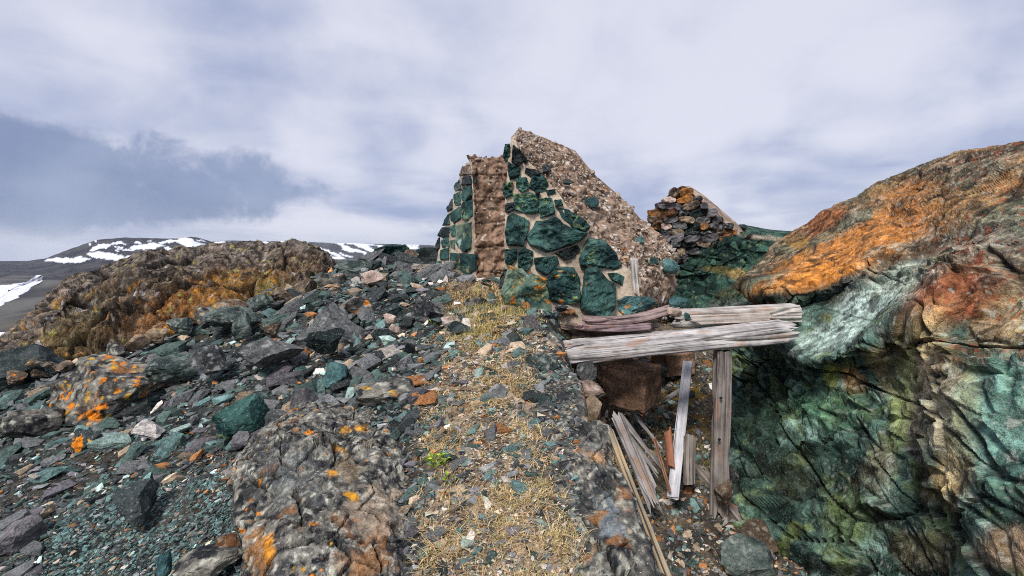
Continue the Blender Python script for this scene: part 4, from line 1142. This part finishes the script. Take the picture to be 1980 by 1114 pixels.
# ================================================================== BOULDERS (each its own thing)
def boulder(px0, py0, px1, py1, Y, kind, label, seed, lich=0.0, level=5, deep=.8, sink=.12, cuts=11, rough=.05, facet=.045, name='boulder', cat='boulder', tight=(.42, .82), rot=None, planes=()):
    """box of photo pixels at distance Y -> rock resting in the ground there"""
    w_ = (px1 - px0) / F * Y; h_ = (py1 - py0) / F * Y
    d_ = w_ * deep
    if px1 - px0 < 60: level = min(level, 4)
    v, f = rock_geo(level, (w_ * 1.06, d_, h_ * (1 + sink) * 1.05), seed, cuts, rough, facet, tight, planes)
    c = P((px0 + px1) / 2, (py0 + py1) / 2, Y)
    zoff = -h_ * sink / 2
    col = colour(v + c, kind, seed * .13, lich)
    o = link(name, mesh_np(name, v, f, col, M_ROCK, False), None, label, cat)
    o.location = (c[0], c[1] + d_ * .3, c[2] + zoff)
    return o
B = [
 (-60,684,112,775,4.75,'dark','black shadowed rock at the left edge below the rusty outcrop'),  # dark stone added to stand for the shadow gap under the outcrop
 (545,569,691,678,4.5,'grey','large peaked dark grey boulder in the middle of the scree'),
 (588,636,664,684,4.15,'dark','dark wedge of rock leaning in front of the large peaked boulder'),
 (780,569,868,645,4.9,'grey','rough black grey boulder left of the grassy crest'),
 (655,578,712,612,5.2,'mottled','flat boulder with an orange rusty front behind the peaked boulder'),
 (692,526,737,556,6.4,'pink','pinkish flat stone standing up on the saddle'),
 (649,500,728,537,7.3,'greengrey','broad dark green boulder in front of the snowy fell view'),
 (714,473,788,511,8.4,'green','dark green boulder on the skyline left of the wall stub'),
 (797,466,848,516,8.0,'dark','dark rounded boulder beside the wall stub on the skyline'),
 (778,482,808,511,7.8,'brown','small brown boulder between two dark skyline boulders'),
 (846,540,938,612,5.7,'brown','brown lichened rock mass below the wall stub'),
 (890,574,950,618,5.2,'mottled','grey brown rock beside the left foot of the pointed wall'),
 (842,606,894,646,4.75,'pink','pale pink crumbly stone on the left edge of the grass'),
 (864,624,923,658,4.5,'dark','flat black slab resting in the yellow grass'),
 (728,650,768,675,4.3,'mint','pale mint green flat stone in the scree centre'),
 (704,634,777,668,4.5,'dark','dark green block behind the pale mint stone'),
 (740,603,765,628,4.95,'pink','small pink stone behind the dark green block'),
 (751,629,778,653,4.62,'pink','small tan stone lying on the dark green block'),
 (616,706,667,751,3.75,'teal','teal angular block in the scree below the peaked boulder'),
 (724,580,785,638,5.1,'greengrey','grey leaning slab left of the rough black boulder'),
 (501,620,538,653,4.6,'brown','yellowish lichened block left of the peaked boulder'),
 (448,656,560,708,4.05,'grey','wide speckled grey boulder left of the peaked boulder foot'),
 (436,603,484,653,4.9,'greengrey','dark boulder under the right end of the rusty outcrop'),
 (390,770,508,848,3.35,'green','large dark green boulder in the left scree'),
 (34,718,300,862,4.0,'mottled','broad orange spotted rock hump in the left scree'),
 (-30,795,82,856,3.7,'mottled','pale grey lichened rock at the left picture edge'),
 (205,955,290,1010,2.62,'dark','long dark slate slab on the fine green gravel'),
 (401,1032,467,1078,2.2,'rust','rounded rust brown stone beside the lichened bedrock'),
 (254,817,309,852,3.5,'quartz','white topped stone in the left scree'),
 (548,758,604,812,3.4,'purple','flat purple grey slab above the lichened bedrock'),
 (500,798,548,834,3.3,'grey','grey block beside the large dark green boulder'),
 (440,838,488,868,3.15,'purple','smooth purple grey flat stone below the large dark green boulder'),
 (128,828,194,882,3.5,'dark','dark green stone below the orange spotted hump'),
 (314,1085,438,1130,2.05,'mottled','grey slab cut off by the bottom edge at left'),
 (298,1072,328,1125,2.1,'teal','small teal upright slate at the bottom edge'),
 (-20,1012,56,1076,2.6,'purple','purple grey slab at the lower left edge'),
 (276,693,360,737,4.3,'greengrey','flat grey green slab below the rusty outcrop'),
 (361,671,443,728,4.15,'grey','rounded grey boulder below the rusty outcrop'),
 (383,598,486,637,5.2,'greengrey','low green grey boulder against the rusty outcrop'),
 (680,743,792,792,3.35,'mottled','rusty flat rock at the upper end of the lichened bedrock'),
 (788,750,842,800,3.25,'purple','smooth purple grey stone left of the crest grass'),
 (941,752,992,795,3.2,'grey','round dark grey stone bedded in the crest'),
 (1022,764,1072,803,3.15,'greengrey','blue grey stone at the crest edge above the trench'),
 (1072,762,1110,816,3.2,'grey','grey stone overhanging the trench lip'),
 (1000,690,1085,762,3.7,'greengrey','large grey green rock on the trench lip under the beam end'),
 (1040,735,1112,790,3.5,'grey','rough grey rock below the trench lip beam end'),
 (1036,862,1080,908,2.75,'greengrey','dark rounded stone bedded right on the crest'),
 (880,930,922,1026,2.5,'grey','narrow upright grey stone in the foreground grass'),
 (799,1012,830,1056,2.2,'teal','teal pebble slab in the foreground gravel'),
 (1074,1030,1116,1064,2.15,'quartz','white quartz stone near the foreground trench edge'),
 (1094,936,1131,962,2.45,'mint','pale mint flat stone near the trench edge'),
 (960,1040,986,1066,2.15,'grey','small slate grey stone in the foreground centre'),
 (1006,1000,1042,1040,2.25,'dark','dark angular stone in the foreground grass'),
 (1095,738,1170,775,4.6,'pink','pale slab projecting from the trench side under the beam'),
 (1112,698,1156,742,4.7,'grey','grey block in the trench bank below the beam end'),
 (1130,770,1172,835,4.3,'brown','tall brown stone in the trench bank'),
 (1446,1018,1515,1085,4.15,'brown','brown boulder on the trench floor at the cliff foot'),
 (1408,1058,1505,1130,3.95,'greengrey','grey boulder on the trench floor at the bottom edge'),
 (1385,930,1420,985,4.55,'brown','small brown stone at the foot of the trench post'),
 (1405,905,1440,960,5.0,'grey','pale grey stone behind the foot of the trench post'),
 (1405,590,1540,640,7.2,'greengrey','grey rock shelf behind the short square beam'),
 (1255,705,1300,745,6.6,'greengrey','green grey stone right of the tilted concrete block'),
]
for i, b in enumerate(B):
    kw = {}
    if 'peaked' in b[6] and 'large' in b[6][:6]: kw = dict(level=6, cuts=7, facet=.03, rough=.04, sink=.3, planes=[(-.72, -.1, .62, .34), (.62, -.15, .60, .36), (.1, -.8, .45, .42)])
    if 'hump' in b[6]: kw = dict(lich=.8, level=6, deep=.7, facet=.08)
    if 'rusty flat' in b[6] or 'rusty front' in b[6]: kw = dict(lich=.5)
    if 'yellowish' in b[6]: kw = dict(lich=.4)
    if 'slab' in b[6] or 'flat' in b[6]: kw.setdefault('deep', 1.0)
    if 'rock shelf' in b[6]: kw = dict(deep=.5)
    boulder(*b[:7], 500 + i * 3, **kw)

# rubble fallen along the foot of the rusty outcrop
rb_ = np.random.default_rng(88)
OUTB = [(20,735,5.0),(70,722,5.15),(120,712,5.2),(165,705,5.25),(215,690,5.4),(255,672,5.5),(300,655,5.7),(345,638,5.85),(392,618,6.05),(440,606,6.2),(495,592,6.35),(540,580,6.5),(585,570,6.75),(625,556,7.0),(655,548,7.2)]
WHERE = ['at the left edge', 'beside the black rock added as shade', 'below the olive shoulder', 'left of centre', 'at its first cleft', 'right of its first cleft', 'below its rusty face', 'below its brightest lichen', 'above the rounded grey boulder', 'above the low green grey boulder', 'above the yellowish block', 'above the peaked boulder', 'near its right end', 'at its right end', 'on the saddle']
for i, (bx, by, bY) in enumerate(OUTB):
    ww = rb_.uniform(34, 66); hh_ = ww * rb_.uniform(.5, .8)
    kd = ['brown', 'mottled', 'greengrey', 'brown', 'mottled'][int(rb_.integers(5))]
    boulder(bx - ww / 2, by - hh_ * .75, bx + ww / 2, by + hh_ * .25, bY - .38, kd, 'fallen ' + {'brown': 'brown', 'mottled': 'mottled', 'greengrey': 'grey green'}[kd] + ' block along the rusty outcrop foot ' + WHERE[i], 820 + i, lich=.35 if kd != 'greengrey' else 0)

# lichen-covered bedrock humps in the foreground
def hump(name, label, cage, kind, seed, lich, nv, nu, amp, extra=None):
    def dsp(p, px, py, vv):
        wv = np.stack([fbm(p * 3 + k, 2) for k in (0, 5, 11)], 1) * .08
        f1, f2, fac, rd = voro((p + wv) * 4.2 + seed)
        cr = 1 - ss(0, .04, f2 - f1)
        m = facets(p * 13, 2, .6, 2.1, 3)
        d = .06 * facets((p + wv) * 3, 2, .5, 2.1, 1) + .007 * m + .006 * facets(p * 42, 2, .6, 2.1, 5) - .03 * cr + .014 * fbm(p * 6, 3) + .010 * fbm(p * 24, 3)
        return d * amp, (cr, m)
    def pnt(p, px, py, aux):
        c = colour(p * 1.8, kind, seed, lich)
        if extra: c = blobs(c, px, py, extra, .35 * fbm(p * 8 + 3, 3) + .75 * fbm(p * 26 + 3, 3))
        c = c * (1 + .35 * aux[1])[:, None]
        return mixc(c, (.015, .015, .014), aux[0] * .7)
    o, _ = rough_surface(name, cage, nv, nu, dsp, pnt, M_ROCK)
    o['label'] = label; o['category'] = 'bedrock'
    return o
hump('bedrock_hump', 'black and grey lichen covered bedrock with orange patches in the foreground',
  [[(440,905,2.85),(455,960,2.50),(450,1040,2.22),(445,1110,2.02),(440,1250,1.85),(420,1420,1.75)],
   [(495,845,3.00),(478,900,2.58),(470,990,2.22),(468,1060,2.0),(465,1180,1.74),(455,1400,1.60)],
   [(570,780,3.40),(560,820,2.95),(550,910,2.42),(545,990,2.08),(540,1120,1.76),(540,1380,1.50)],
   [(660,772,3.42),(655,812,3.00),(650,900,2.48),(650,985,2.13),(650,1120,1.78),(650,1380,1.50)],
   [(735,800,3.30),(735,830,2.95),(725,920,2.46),(735,990,2.16),(745,1120,1.82),(750,1380,1.52)],
   [(790,850,3.10),(790,890,2.80),(780,960,2.44),(775,1020,2.20),(785,1120,1.93),(800,1400,1.62)],
   [(820,900,3.0),(815,930,2.75),(800,1000,2.42),(795,1060,2.22),(810,1150,1.98),(820,1400,1.70)]],
  'mottled', 6, .22, 230, 250, 1.0,
  [(720,1000,60,42,20,(.30,.235,.17),.85),(740,960,40,18,10,(.36,.28,.20),.8),(670,905,26,30,20,(.20,.15,.09),.7),(500,1070,26,50,0,(.30,.14,.045),.8),(700,1080,50,40,0,(.33,.16,.06),.6),(560,920,70,60,0,(.13,.14,.135),.6),
   (655,868,16,7,10,(.62,.31,.04),.9),(640,915,9,6,0,(.66,.28,.03),.9),(680,958,16,8,20,(.68,.33,.03),1.0),(700,828,12,7,0,(.62,.30,.04),.9),(665,830,12,8,0,(.62,.30,.04),.8),(520,1060,10,30,5,(.70,.28,.02),.8)])
hump('bedrock_hump', 'blue grey bedrock strip along the foreground trench edge',
  [[(1030,1010,2.3),(1030,1040,2.15),(1040,1090,1.98),(1050,1180,1.75),(1060,1400,1.5)],
   [(1105,850,2.9),(1100,900,2.62),(1110,1000,2.18),(1120,1110,1.84),(1130,1400,1.42)],
   [(1150,822,2.95),(1150,850,2.72),(1175,960,2.26),(1205,1080,1.88),(1240,1400,1.38)],
   [(1178,830,2.98),(1185,865,2.80),(1215,970,2.40),(1252,1090,2.02),(1300,1400,1.50)],
   [(1182,860,3.05),(1192,905,2.95),(1235,1010,2.60),(1278,1120,2.25),(1330,1420,1.72)],
   [(1176,960,3.2),(1190,1020,3.1),(1235,1130,2.85),(1285,1300,2.5),(1340,1600,1.95)]],
  'mottled', 11, .1, 200, 170, .9,
  [(1130,870,60,40,0,(.27,.27,.24),.6),(1215,1000,14,120,-18,(.38,.25,.12),.8),(1150,950,60,30,0,(.05,.055,.055),.8),(1180,1000,60,40,0,(.17,.20,.21),.8),(1130,1060,40,30,0,(.36,.36,.27),.6),(1250,1080,16,60,-18,(.12,.20,.20),.8),(1160,885,24,10,0,(.55,.28,.10),.7)])

# ================================================================== LOOSE SCREE
PAL = {'green': (.075, .115, .10), 'teal': (.105, .175, .165), 'grey': (.15, .155, .155), 'purple': (.135, .125, .135), 'dark': (.045, .053, .053), 'mint': (.31, .42, .37),
       'rust': (.36, .16, .06), 'pale': (.52, .46, .40), 'tan': (.34, .26, .18)}
rs = np.random.default_rng(77)
def sample(n, pxr, yr, med, sg, lo, hi, weights, keep):
    px = rs.uniform(*pxr, n); Y = np.exp(rs.uniform(math.log(yr[0]), math.log(yr[1]), n))
    x = (px - CX) / F * Y; m = keep(x, Y)
    x, Y = x[m], Y[m]
    s = np.clip(np.exp(rs.normal(math.log(med), sg, len(x))), lo, hi) / F * Y
    ks = list(weights); pr = np.array([weights[k] for k in ks], float); pr /= pr.sum()
    kd = rs.choice(len(ks), len(x), p=pr)
    return x, Y, s, np.array(ks)[kd]
def left_keep(x, y):
    rm_ = ridge_mask(x, y)
    return (rs.random(len(x)) > rm_ * .75) & (x < edge_x(y) - .05) & (y < 8.6)
def ridge_keep(x, y): return (rs.random(len(x)) < ridge_mask(x, y)) & (x < edge_x(y) - .02)
def trench_keep(x, y): return (x > edge_x(y) + np.where(y > 3.5, -.05, .12)) & (x < 3.6)
WL = dict(green=24, teal=9, grey=26, purple=5, dark=22, mint=2, rust=2.5, pale=3, tan=6)
WR = dict(green=12, teal=10, grey=20, purple=5, dark=8, mint=3, rust=4, pale=9, tan=24)
WT = dict(green=14, teal=8, grey=18, purple=6, dark=20, mint=3, rust=8, pale=6, tan=18)
sets = [sample(11000, (40, 700), (1.6, 3.1), 7.5, .4, 4, 15, dict(WL, teal=24, mint=4), left_keep), sample(32000, (-200, 1120), (1.45, 8.5), 8.5, .45, 4, 22, WL, left_keep), sample(3800, (-260, 1050), (1.5, 8.4), 29, .38, 14, 75, WL, left_keep),
        sample(15000, (640, 1330), (1.5, 5.2), 7.5, .6, 3.5, 42, WR, ridge_keep), sample(8500, (1080, 1600), (3.3, 7.6), 8, .5, 3.5, 28, WT, trench_keep)]
X = np.concatenate([s[0] for s in sets]); Yy = np.concatenate([s[1] for s in sets]); S = np.concatenate([s[2] for s in sets]); K = np.concatenate([s[3] for s in sets])
zone = np.concatenate([np.full(len(s[0]), z) for s, z in zip(sets, (0, 0, 0, 1, 2))])
# fine gravel fan: smaller and greener at the lower left
fan = (zone == 0) & (np.hypot((CX + F * X / Yy - 330) / 260, (Yy - 2.45) / .55) < 1)
S = np.where(fan, np.minimum(S, 15 / F * Yy), S)
K = np.where(fan & (rs.random(len(K)) < .35), 'teal', K)
e_ = .03
Z0_ = ground_z(X, Yy); Zx = ground_z(X + e_, Yy, False) - ground_z(X - e_, Yy, False); Zy = ground_z(X, Yy + e_, False) - ground_z(X, Yy - e_, False)
NR = np.stack([-Zx / (2 * e_), -Zy / (2 * e_), np.ones(len(X))], 1); NR /= np.linalg.norm(NR, axis=1)[:, None]
steep = (NR[:, 2] < .55) & ~((zone == 2) & (Yy > 3.5))
app = S / Yy * F
PXs = CX + F * X / Yy; PYs = HY + F * (EYE - Z0_) / Yy
inview = (PXs > 0) & (PXs < 1980) & (PYs < 1114) & (PYs > HY)
order = np.argsort(-(app * inview * (zone < 2) * ~steep)); single = np.zeros(len(X), bool); single[order[:285]] = True

def stone_proto(level, seed):
    """angular slate shard: hull of a few random points; finer ones are split and roughened"""
    r = np.random.default_rng(seed)
    n = {1: 9, 2: 13, 3: 16}[level]
    pts = r.uniform(-1, 1, (n, 3)); pts /= np.maximum(np.abs(pts).max(1), .55)[:, None]
    sh = r.uniform(-.5, .5); pts[:, 0] += sh * pts[:, 1]
    pts *= A(1.0, r.uniform(.45, .8), r.uniform(.2, .42)); pts /= np.abs(pts[:, 0]).max() * 2
    bm = bmesh.new()
    for q_ in pts: bm.verts.new(q_)
    res = bmesh.ops.convex_hull(bm, input=bm.verts[:])
    loose = [v_ for v_ in bm.verts if not v_.link_faces]
    bmesh.ops.delete(bm, geom=loose, context='VERTS')
    if level == 3:
        bmesh.ops.subdivide_edges(bm, edges=bm.edges[:], cuts=2, use_grid_fill=True)
        bmesh.ops.triangulate(bm, faces=bm.faces[:])
    bm.verts.index_update()
    v = np.array([x.co[:] for x in bm.verts]); f = np.array([[y.index for y in x.verts] for x in bm.faces]); bm.free()
    if level == 3: v = v + .035 * np.stack([facets(v * 4 + k * 5, 2, .5, 2.2, (seed + k) % 8) for k in range(3)], 1) * A(1, 1, .6)
    return v, f
def frames(i):
    n = NR[i] + rs.normal(size=(len(i), 3)) * .28; n /= np.linalg.norm(n, axis=1)[:, None]
    a = rs.normal(.75, .75, len(i)); t = np.stack([np.cos(a), np.sin(a), 0 * a], 1)
    t -= n * (t * n).sum(1)[:, None]; t /= np.linalg.norm(t, axis=1)[:, None]
    return np.stack([t, np.cross(n, t), n], 1)       # rows: local axes
protos1 = [stone_proto(1, 900 + k) for k in range(14)]
protos0 = [stone_proto(2, 940 + k) for k in range(10)]
big = [mesh_np('scree_stone', *stone_proto(3, 960 + k), None, M_SCREE, False) for k in range(16)]
NAMES = {'green': 'dark green', 'teal': 'teal', 'grey': 'grey', 'purple': 'purplish', 'dark': 'blackish', 'mint': 'mint', 'rust': 'rusty', 'pale': 'pale', 'tan': 'tan'}
si = np.where(single)[0]
fr = frames(si)
bpos = np.array([P((b_[0] + b_[2]) / 2, (b_[1] + b_[3]) / 2, b_[4]) for b_ in B])
for j, i in enumerate(si):
    k = K[i]; pos = A(X[i], Yy[i], Z0_[i])
    o = bpy.data.objects.new('scree_stone', big[int(rs.integers(len(big)))]); COL.objects.link(o)
    M = np.eye(4); M[:3, :3] = (fr[j] * S[i]).T; M[:3, 3] = (X[i], Yy[i], Z0_[i] + S[i] * .10)
    o.matrix_world = Matrix(M.tolist())
    c = np.asarray(PAL[k]) * rs.uniform(.65, 1.3)
    o.color = (*c, 1)
    nb = int(np.argmin(np.linalg.norm(bpos[:, :2] - pos[:2], axis=1))); dl = pos - bpos[nb]
    side_ = ('right of' if dl[0] > 0 else 'left of') if abs(dl[0]) > abs(dl[1]) else ('behind' if dl[1] > 0 else 'in front of')
    wds = B[nb][6].split(); size_ = 'large' if app[i] > 58 else 'medium' if app[i] > 47 else 'small'
    lab = f"{size_} {NAMES[k]} slate {side_} the {' '.join(wds)}".split()
    o['label'] = ' '.join(lab[:16]); o['category'] = 'stone'; o['group'] = 'loose slate stones of the scree slope'

def merged(name, idx, label):
    V, Fc, C = [], [], []; off = 0
    for lv, pr in ((1, protos1), (2, protos0)):
        sub = idx[(app[idx] < 17) if lv == 1 else (app[idx] >= 17)]
        if len(sub) == 0: continue
        fr_ = frames(sub); pick = rs.integers(len(pr), size=len(sub))
        for k in range(len(pr)):
            s_ = np.where(pick == k)[0]
            if len(s_) == 0: continue
            v, f = pr[k]; ii = sub[s_]
            q = (v @ fr_[s_]) * S[ii][:, None, None] + np.stack([X[ii], Yy[ii], Z0_[ii] + S[ii] * .07], 1)[:, None]
            c = np.array([PAL[t] for t in K[ii]]) * np.exp(rs.normal(.03, .38, len(ii)))[:, None]
            V.append(q.reshape(-1, 3)); C.append(np.repeat(c, len(v), 0))
            Fc.append((f[None] + (np.arange(len(ii)) * len(v))[:, None, None] + off).reshape(-1, 3)); off += len(ii) * len(v)
    link(name, mesh_np(name, np.concatenate(V), np.concatenate(Fc), np.concatenate(C), M_GRAVEL, False), None, label, 'gravel', kind='stuff')
rest = ~single & ~steep
merged('scree_gravel', np.where(rest & (zone == 0))[0], 'green grey slate chips covering the slope left of the crest')
merged('crest_gravel', np.where(rest & (zone == 1))[0], 'small mixed pebbles among the dry grass of the crest')
merged('trench_gravel', np.where(rest & (zone == 2))[0], 'brown and grey pebbles covering the trench floor')

# ================================================================== GRASS AND PLANTS
def blades(name, x, y, hgt, wid, cols, label, lean=.8, kind='stuff', cat='grass', z=None):
    n = len(x); z = ground_z(x, y) if z is None else z
    a = rs.uniform(0, 2 * math.pi, n); d = np.stack([np.cos(a), np.sin(a), 0 * a], 1); s = np.stack([-np.sin(a), np.cos(a), 0 * a], 1)
    le = hgt * rs.uniform(.2, 1.0, n) * lean * 1.6
    b = np.stack([x, y, z - .005], 1)
    mid = b + d * (le * .35)[:, None] + A(0, 0, 1) * (hgt * .6)[:, None]; tip = b + d * le[:, None] + A(0, 0, 1) * (hgt * rs.uniform(.55, 1.0, n))[:, None]
    wv = s * (wid / 2)[:, None]
    V = np.stack([b - wv, b + wv, mid - wv * .8, mid + wv * .8, tip], 1).reshape(-1, 3)
    f = np.array([[0, 1, 3], [0, 3, 2], [2, 3, 4]]); Fc = (f[None] + (np.arange(n) * 5)[:, None, None]).reshape(-1, 3)
    return link(name, mesh_np(name, V, Fc, np.repeat(cols, 5, 0), M_GRASS, False), None, label, cat, kind=kind)

def tufts(nt_, per, pxr, yr, keep, hmed, spread):
    px = rs.uniform(*pxr, nt_); Y = np.exp(rs.uniform(math.log(yr[0]), math.log(yr[1]), nt_)); x = (px - CX) / F * Y
    m = keep(x, Y); x, Y = x[m], Y[m]
    cnt = rs.integers(per[0], per[1], len(x))
    X_ = np.repeat(x, cnt) + rs.normal(size=cnt.sum()) * spread * np.repeat(Y, cnt) / 3; Y_ = np.repeat(Y, cnt) + rs.normal(size=cnt.sum()) * spread * np.repeat(Y, cnt) / 3
    tone = np.repeat(rs.random(len(x)), cnt)
    h = np.exp(rs.normal(math.log(hmed), .35, len(X_)))
    return X_, Y_, h, tone
STRAW = np.array([(.62, .47, .24), (.70, .55, .31), (.50, .35, .17), (.56, .36, .19), (.44, .37, .12)])
def rk(x, y): return (rs.random(len(x)) < ridge_mask(x, y) * (.12 + 1.0 * ss(-.1, .35, fbm(np.stack([x * 4, y * 4, 0 * x], 1) + 4, 2)))) & (x < edge_x(y) - .03)
x1, y1_, h1_, t1 = tufts(6200, (9, 19), (760, 1130), (1.55, 6.2), rk, .028, .03)
c1 = STRAW[rs.integers(0, 5, len(x1))] * rs.uniform(.7, 1.3, len(x1))[:, None]
blades('dry_grass', x1, y1_, h1_, .0024 * y1_ / 2 + .0009, c1, 'short straw coloured dry grass along the crest', 1.7)
# greener and longer growth at the foot of the walls
xa, ya, ha, ta = tufts(620, (14, 28), (820, 1040), (3.7, 6.0), lambda x, y: rs.random(len(x)) < ss(.1, .6, 1.1 - np.hypot((x + .28) / .42, (y - 4.7) / .9) + .5 * perlin(np.stack([x * 4, y * 4, 0 * x], 1))), .06, .05)
ca_ = np.array([(.58, .50, .15), (.66, .52, .22), (.38, .38, .09), (.60, .44, .16)])[rs.integers(0, 4, len(xa))] * rs.uniform(.7, 1.2, len(xa))[:, None]
blades('yellow_grass', xa, ya, ha, .004 + 0 * xa, ca_, 'yellow green grass growing at the left foot of the pointed wall', .7)
xt, yt, ht, tt_ = tufts(60, (8, 18), (1240, 1400), (5.2, 7.4), trench_keep, .06, .07)
blades('trench_grass', xt, yt, ht, .005 + 0 * xt, np.array([(.30, .24, .03), (.22, .20, .04)])[rs.integers(0, 2, len(xt))] * rs.uniform(.7, 1.3, len(xt))[:, None], 'ochre mossy grass in the back of the trench', .8)
# pale cushion lichen crumbs and dead leaf litter on the crest
n_ = 34000
pxl = rs.uniform(700, 1270, n_); Yl_ = np.exp(rs.uniform(math.log(1.55), math.log(4.6), n_)); xl = (pxl - CX) / F * Yl_
kp = (rs.random(n_) < (.15 + ridge_mask(xl, Yl_)) * ss(-.35, .3, perlin(np.stack([xl * 5, Yl_ * 5, 0 * xl], 1) + 14))) & (xl < edge_x(Yl_) - .02)
xl, Yl_ = xl[kp], Yl_[kp]; zl = ground_z(xl, Yl_); nl_ = len(xl)
sz = np.exp(rs.normal(math.log(2.5), .4, nl_)) / F * Yl_
tri = rs.normal(size=(nl_, 4, 3)) * sz[:, None, None] * .75 * A(1, 1, .7); tri[:, :, 2] = np.abs(tri[:, :, 2])
Vv = (tri + np.stack([xl, Yl_, zl + sz * .4], 1)[:, None]).reshape(-1, 3)
Ff = (np.array([[0, 1, 2], [0, 2, 3], [0, 3, 1], [1, 3, 2]])[None] + (np.arange(nl_) * 4)[:, None, None]).reshape(-1, 3)
LC = np.array([(.58, .51, .38), (.48, .41, .30), (.54, .43, .34), (.26, .16, .09), (.38, .27, .17), (.52, .50, .34), (.18, .11, .07)])
link('lichen_litter', mesh_np('lichen_litter', Vv, Ff, np.repeat(LC[rs.integers(0, 7, nl_)] * rs.uniform(.7, 1.25, nl_)[:, None], 4, 0), M_GRASS, False), None, 'crumbly pale lichen and dead leaf litter on the crest', 'lichen', kind='stuff')

def leafy(name, px, py, Y, n, rad, leaf, pal, label, seed, cat='plant'):
    r = np.random.default_rng(seed)
    base = P(px, py, Y); base[2] = ground_z(np.array([base[0]]), np.array([base[1]]))[0]
    root = empty(name, base, label, cat)
    for i in range(n):
        a = r.uniform(0, 2 * math.pi); rr_ = rad * math.sqrt(r.random()); hh = leaf * r.uniform(.5, 2.2)
        tip = A(math.cos(a) * rr_, math.sin(a) * rr_, hh); st = A(math.cos(a) * rr_ * .5, math.sin(a) * rr_ * .5, 0)
        d = A(math.cos(a), math.sin(a), r.uniform(-.1, .9)); d /= np.linalg.norm(d); s = np.cross(d, A(0, 0, 1)); s /= np.linalg.norm(s); up = np.cross(s, d)
        L = leaf * r.uniform(.7, 1.2); W = L * .42
        V = [st, st + A(.001, .001, 0), tip - d * .0 + s * .0008, tip, tip + d * L * .35 + s * W + up * W * .3, tip + d * L * .35 - s * W + up * W * .3, tip + d * L * .4, tip + d * L * .75 + s * W * .7 + up * W * .2, tip + d * L * .75 - s * W * .7 + up * W * .2, tip + d * L]
        Fc = [(0, 1, 2), (0, 2, 3), (3, 6, 4), (3, 5, 6), (6, 7, 4), (5, 8, 6), (6, 9, 7), (6, 8, 9)]
        V = np.array(V); c = np.asarray(pal[r.integers(len(pal))]) * r.uniform(.75, 1.25)
        o = link('leaf', mesh_np('leaf', V, Fc, np.tile(c, (len(V), 1)), M_LEAF, False), root)
    return root
GREENS = [(.26, .36, .02), (.16, .27, .02), (.38, .44, .03), (.12, .20, .02)]
leafy('leafy_plant', 846, 912, 2.58, 46, .055, .026, GREENS, 'bright yellow green leafy plant on the crest', 5)
leafy('leafy_plant', 868, 948, 2.45, 16, .03, .018, GREENS, 'small green sprig right below the bright leafy plant', 6)
leafy('leafy_plant', 838, 640, 4.75, 12, .04, .03, GREENS, 'tiny green sprig beside the pale pink stone', 7)
leafy('red_plant', 440, 1104, 1.98, 18, .022, .016, [(.40, .04, .05), (.28, .03, .03)], 'small red leaved plant at the bottom edge', 8)
